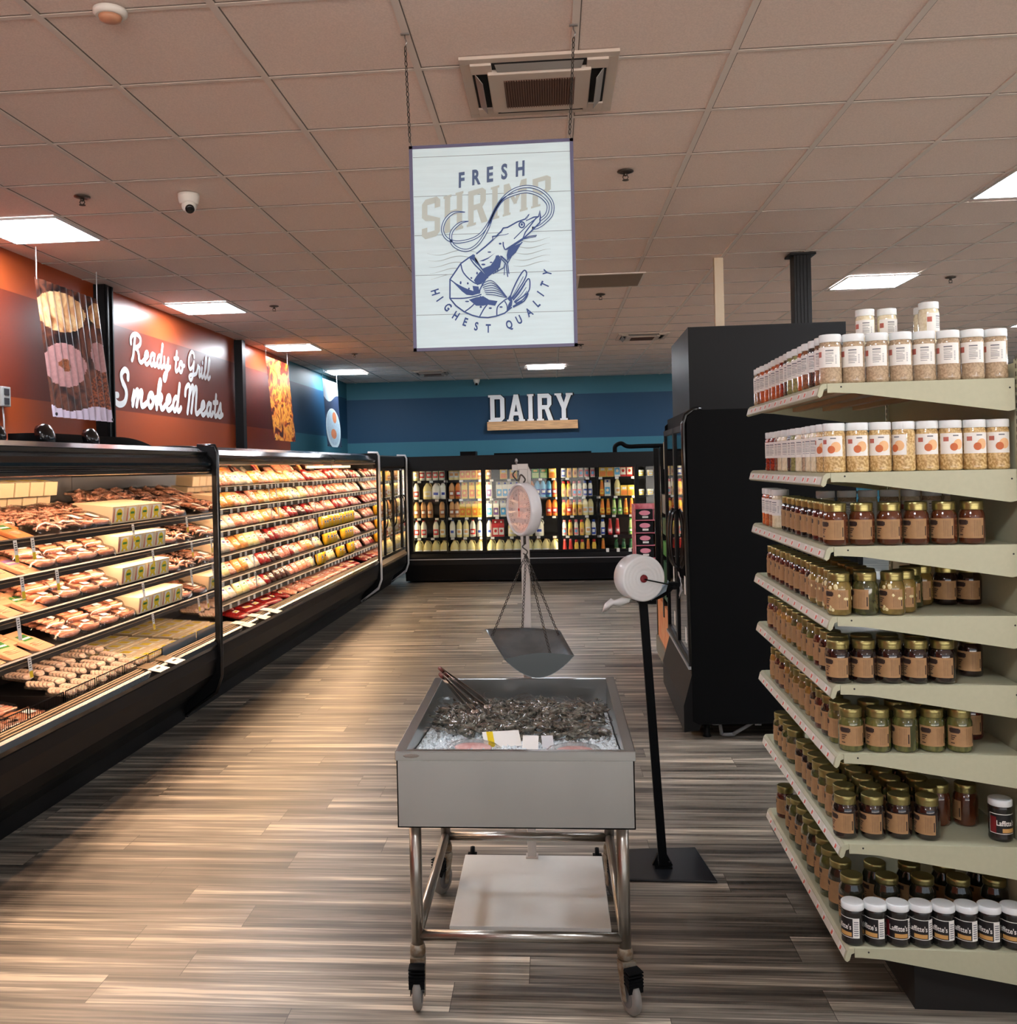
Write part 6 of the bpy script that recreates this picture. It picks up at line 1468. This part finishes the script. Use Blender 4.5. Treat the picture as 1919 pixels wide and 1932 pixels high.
def spice(cn, cmat, onion=False):
    t = thing('spice_jar', 'x', 'spice jar'); b = MB(); b.lathe([(.034, 0), (.0375, .004), (.0380, .012), (.0370, .018), (.0372, .120), (.0355, .128), (.0335, .132), (.0335, .138)], n=24); b.build('clear_body', cmat, t)
    l = MB(); l.lathe([(.0355, .134), (.0362, .136), (.0362, .157), (.0345, .1595), (.030, .1595)], n=28); l.build('lid', 'lid_white', t)
    p = MB(); R = .0377; a = -PI / 2; patch(p, R, a - 1.25, a + 1.0, .052, .118, 0)
    if onion:
        for cx, cz, rr, mi in ((.38, .082, .017, 3), (-.02, .074, .0125, 4)):
            n = 14; RR_ = R + (.0004 if mi == 3 else .0008); f_ = lambda q, c: (RR_ * math.cos(a + cx + q * rr / R * c[0]), RR_ * math.sin(a + cx + q * rr / R * c[0]), cz + q * rr * c[1]); cs = [(math.cos(2 * PI * k / n), math.sin(2 * PI * k / n)) for k in range(n)]; p.add([f_(0, (0, 0))] + [f_(.5, c) for c in cs] + [f_(1, c) for c in cs], [(0, 1 + k, 1 + (k + 1) % n) for k in range(n)] + [(1 + k, 1 + n + k, 1 + n + (k + 1) % n, 1 + (k + 1) % n) for k in range(n)], mi)
        patch(p, R + .0003, a - .9, a - .45, .092, .106, 1, 3); patch(p, R + .0003, a - .1, a + .4, .108, .112, 2, 2)
    else:
        patch(p, R + .0003, a - 1.2, a - .75, .086, .104, 1, 3)
        patch(p, R + .0003, a - .35, a + .35, .104, .108, 2, 2)
        for z in (.098, .094, .088, .083, .078, .074, .07, .064): patch(p, R + .0003, a - .35, a + (.35 if int(z * 1000) % 4 else .2), z, z + .0016, 2, 2)
        for k in range(6): patch(p, R + .0003, a + .5, a + .62, .064 + k * .005, .066 + k * .005, 2, 1)
    p.build('paper_label', ['paper', 'rust_emblem', 'grey_txt', mat('pale_onion_print', (240, 190, 140), .6), mat('onion_print', (206, 110, 66), .6)], t)
    return t
CNT = {'beige': contents('beige_seasoning', (196, 172, 142), (160, 138, 112), 160), 'onionflake': contents('onion_flakes', (226, 196, 140), (176, 140, 86), 130), 'orange': contents('orange_seasoning', (196, 96, 48), (160, 70, 36), 120), 'brownsp': contents('brown_seasoning', (150, 100, 70), (110, 72, 50), 120),
       'dark': contents('dark_peppercorn', (70, 56, 48), (40, 34, 32), 150), 'herb': contents('green_herbs', (150, 150, 96), (110, 112, 70), 120), 'white': contents('white_garlic_powder', (236, 226, 196), (220, 206, 170), 90), 'salsa': contents('red_flakes', (170, 60, 40), (110, 36, 30), 110)}
SPI = {k: (k, spice(k, v, k == 'onionflake')) for k, v in CNT.items()}
JC = {'amber': contents('amber_honey', (92, 46, 24), (74, 36, 20), 12), 'jam': contents('dark_jam', (36, 18, 15), (22, 12, 11), 24), 'red': contents('red_preserve', (84, 30, 22), (60, 20, 17), 40), 'yellow': contents('yellow_relish', (160, 118, 52), (130, 90, 38), 60), 'egg': contents('pale_brine', (140, 118, 60), (110, 90, 44), 20), 'aspara': contents('green_beans', (104, 104, 54), (62, 66, 32), 40, (1, 1, .12)), 'olive': contents('olive_pickle', (76, 76, 40), (52, 52, 28), 40), 'brine': contents('golden_brine', (118, 94, 44), (92, 72, 34), 18)}
MJ = {k: mason(k, v, mat('pickled_egg', (226, 212, 160), .3, coat=.6) if k == 'egg' else None) for k, v in JC.items()}
TJ = {'tolive': tall('t', contents('olive_brine', (92, 94, 44), (60, 64, 30), 30)), 'tdark': tall('t', contents('dark_pickle', (46, 44, 30), (28, 28, 22), 24))}
def laff():
    t = thing('plastic_jar', 'x', 'jar'); b = MB(); b.lathe([(.032, 0), (.0355, .004), (.036, .010), (.0352, .014), (.0352, .096), (.036, .100), (.0355, .110), (.0325, .116)], n=24); b.build('dark_body', mat('black_seasoning_jar', (30, 28, 26), .25, coat=.6), t)
    l = MB(); l.lathe([(.0352, .112), (.0358, .114), (.0358, .130), (.034, .1325), (.030, .1325)], n=28); l.build('lid', 'lid_white', t)
    p = MB(); R = .0357; a = -PI / 2; patch(p, R, a - 1.7, a + 1.3, .026, .090, 0); patch(p, R + .0003, a - 1.65, a + .70, .028, .088, 1); patch(p, R + .0006, a - .55, a + .60, .031, .044, 2, 6)
    f = lambda x, y: ((R + .0008) * math.cos(a - 1.02 + x / R), (R + .0008) * math.sin(a - 1.02 + x / R), .053 + y)
    vs, fs = glyphs("Laffitte's", .0235, 1, .0004); x0_ = min(v[0] for v in vs); p.add([f((v[0] - x0_) * .74, v[1]) for v in vs], fs, 3)
    for k in range(7): patch(p, R + .0004, a + .80, a + 1.2, .034 + k * .007, .037 + k * .007, 4, 2)
    patch(p, R + .0006, a - 1.60, a - 1.05, .028, .080, 5, 3)
    p.build('wrap_label', ['paper', mat('black_label', (26, 24, 26), .5), mat('tan_band', (206, 158, 92), .5), 'paper', 'grey_txt', mat('dark_red_corner', (120, 26, 30), .5)], t); return t
LF = laff()
SHG = ['top', 'second', 'third', 'fourth', 'fifth', 'sixth', 'seventh', 'bottom']
NMJ = {'amber': 'amber jar', 'jam': 'dark jam jar', 'red': 'red preserve jar', 'yellow': 'yellow relish jar', 'egg': 'pickled egg jar', 'aspara': 'green bean jar', 'olive': 'olive green jar', 'brine': 'golden pickle jar', 'tolive': 'tall olive pickle jar', 'tdark': 'tall dark pickle jar',
       'beige': 'beige spice jar', 'onionflake': 'onion print spice jar', 'orange': 'orange spice jar', 'brownsp': 'brown spice jar', 'dark': 'dark spice jar', 'herb': 'green herb spice jar', 'white': 'white powder spice jar', 'salsa': 'red flake spice jar', 'laff': 'black jar with white lid'}
def PJ(kind): return SPI[kind][1] if kind in SPI else MJ.get(kind) or TJ.get(kind) or LF
def put(kind, k, dx, dy, rz, lab, dz=0):
    z, x0 = SG[k]
    q = .95 if kind in SPI else .93 if kind in TJ else 1 if kind == 'laff' else .905
    place(PJ(kind), gon(x0 + dx, dy, z + .0008 + dz), (0, 0, rz), '%s, %s' % (NMJ[kind], lab), scale=(q, q, 1))
rg = random.Random(11)
def near(k, kinds, dx0, step, dy=.045, rz0=-.35, jit=.1, rzl=None):
    for i, kd in enumerate(kinds):
        if kd: put(kd, k, dx0 + i * step, dy + rg.uniform(-.004, .004), (rzl[i] if rzl else rz0 + rg.uniform(-jit, jit)), '%s of the near row from the aisle, %s shelf' % (ordn(i), SHG[k]))
def front(k, kinds, dx, dy0, step, rz=-1.0, lab='%s back along the aisle edge, %s shelf', jx=.004):
    for i, kd in enumerate(kinds):
        if kd: put(kd, k, dx + rg.uniform(-jx, jx), dy0 + i * step, rz + rg.uniform(-.15, .15), lab % (ordn(i), SHG[k]))
SPW = .0733; MW = .0848
# top shelf
near(0, ['beige'] * 8, .034, SPW, .042)
front(0, ['brownsp', 'dark', 'brownsp', 'orange', 'herb', 'herb', 'dark', 'salsa', 'orange', 'orange', 'brownsp', 'orange', 'orange', 'brownsp', 'beige'], .034, .118, .0765)
front(0, ['beige', 'beige', 'herb', 'herb', 'beige', 'beige', 'herb', 'herb', 'dark', 'brownsp'], .110, .118, .0765, lab='%s back in the second line, %s shelf')
for i, (dx, dy) in enumerate(((.310, .60), (.391, .60), (.524, .60), (.500, .48))):
    put('herb', 0, dx, dy, .0, '%s supporting jar under the upper pairs, %s shelf' % (ordn(i), SHG[0])); put('white', 0, dx, dy, -.2 + .3 * i, '%s of the four stacked upper jars from the left, %s shelf' % (ordn(i), SHG[0]), .1600)
# second shelf
near(1, ['onionflake'] * 8, .034, SPW * .99, .042, rzl=[-.5, -.25, -.35, -1.1, -.2, -.05, -.1, -.2])
front(1, ['onionflake', 'white', 'white', 'beige', 'white', 'herb', 'dark', 'white', 'white', 'brownsp', 'salsa', 'salsa'], .034, .118, .0765)
front(1, ['onionflake', 'onionflake', 'white', 'white', 'white', 'white'], .110, .118, .0765, lab='%s back in the second line, %s shelf')
# third shelf
near(2, ['amber'] * 6, .030, MW, .050)
front(2, ['amber', 'red', 'jam', 'jam', 'red', 'jam', 'jam', 'jam'], .040, .138, .086)
front(2, ['white', 'brownsp', 'orange', 'orange'], .040, .905, .0765, lab='%s back beyond the jam jars at the aisle edge, %s shelf')
for i in range(7): put('beige' if i % 2 else 'white', 2, .14 + i * .078, .60, -.3, '%s of the white lidded row behind the amber jars, %s shelf' % (ordn(i), SHG[2]), .0)
# fourth shelf
near(3, ['egg', 'olive', 'egg'], .030, MW, .050, rzl=[-.3, -.9, -.3])
front(3, ['egg', 'egg', 'egg', 'jam', 'red', 'jam', 'red', 'red', 'red', 'red', 'red', 'amber'], .040, .138, .086)
for i, kd in enumerate(('egg', 'olive', 'brine', 'jam', 'jam')): put(kd, 3, (.25, .305, .36, .442, .52)[i], (.10, .20, .26, .26, .26)[i], -.3, '%s of the set back dim row, %s shelf' % (ordn(i), SHG[3]))
for i in range(7): put('olive', 3, .14, .15 + i * .094, -.3, '%s back in the second line, %s shelf' % (ordn(i), SHG[3]))
# fifth shelf
near(4, ['jam'] * 5, .020, MW * .96, .050); put('jam', 4, .47, .15, -.3, 'set back beside the near row, fifth shelf')
front(4, ['jam', 'jam', 'red', 'aspara', 'olive', 'yellow', 'olive', 'yellow', 'yellow', 'yellow', 'red', 'red'], .040, .138, .086)
for i in range(4): put('jam', 4, .12 + i * .085, .145, -.3, '%s of the second row behind the near row, %s shelf' % (ordn(i), SHG[4]))
# sixth shelf
near(5, ['aspara'] * 5, .050, MW, .055, rzl=[.1, -.2, -.8, .0, .1]); put('red', 5, .48, .20, -.3, 'set back beside the green bean jars, sixth shelf')
front(5, ['aspara', 'jam', 'red', 'jam', 'yellow', 'brine', 'brine', 'brine', 'yellow', 'red', 'red', 'yellow'], .040, .142, .086)
for i in range(4): put('olive', 5, .135 + i * .086, .15, -.3, '%s of the second row behind the green beans, %s shelf' % (ordn(i), SHG[5]))
# seventh shelf
near(6, ['jam'] * 4, .022, MW * 1.01, .075, rz0=-.45); put('amber', 6, .358, .20, -1.6, 'left of the two set back unlabelled ones, seventh shelf'); put('amber', 6, .448, .20, -1.6, 'right of the two set back unlabelled ones, seventh shelf'); put('laff', 6, .505, .07, .3, 'alone at the back end, seventh shelf')
front(6, ['jam', 'brine', 'olive', 'olive', 'jam', 'jam', 'jam', None, 'olive', 'olive', 'jam', 'olive'], .040, .168, .086)
for j in range(1, 4):
    for i in range(6): put('olive', 6, .040 + j * .09, .168 + i * .086, -.3, '%s back in the %s line from the aisle, %s shelf' % (ordn(i), ordn(j), SHG[6]))
# bottom shelf
for i in range(9): put('laff', 7, .020 + i * .0706, .045 + .0035 * i * 0, [-1.0, -.75, -.05, -.35, -.6, -.6, -.75, -.7, -.5][i], '%s of the near row from the aisle, %s shelf' % (ordn(i), SHG[7])) if i < 8 else None
for i in range(5): put('tdark', 7, .097 - .046 + i * .115, .165, -.6, '%s of the row behind the black jars, %s shelf' % (ordn(i), SHG[7]))
for i in range(4): put('tdark', 7, .16 + i * .115, .275, -.6, '%s of the third row, %s shelf' % (ordn(i), SHG[7]))
front(7, ['tdark', 'tolive', 'tolive', 'tdark', 'tolive', 'tdark', 'tolive', 'jam'], .048, .285, .103)
put('red', 7, .046, 1.16, -1, 'alone at the far end of the aisle edge, bottom shelf')
drop([v[1] for v in SPI.values()] + list(MJ.values()) + list(TJ.values()) + [LF])
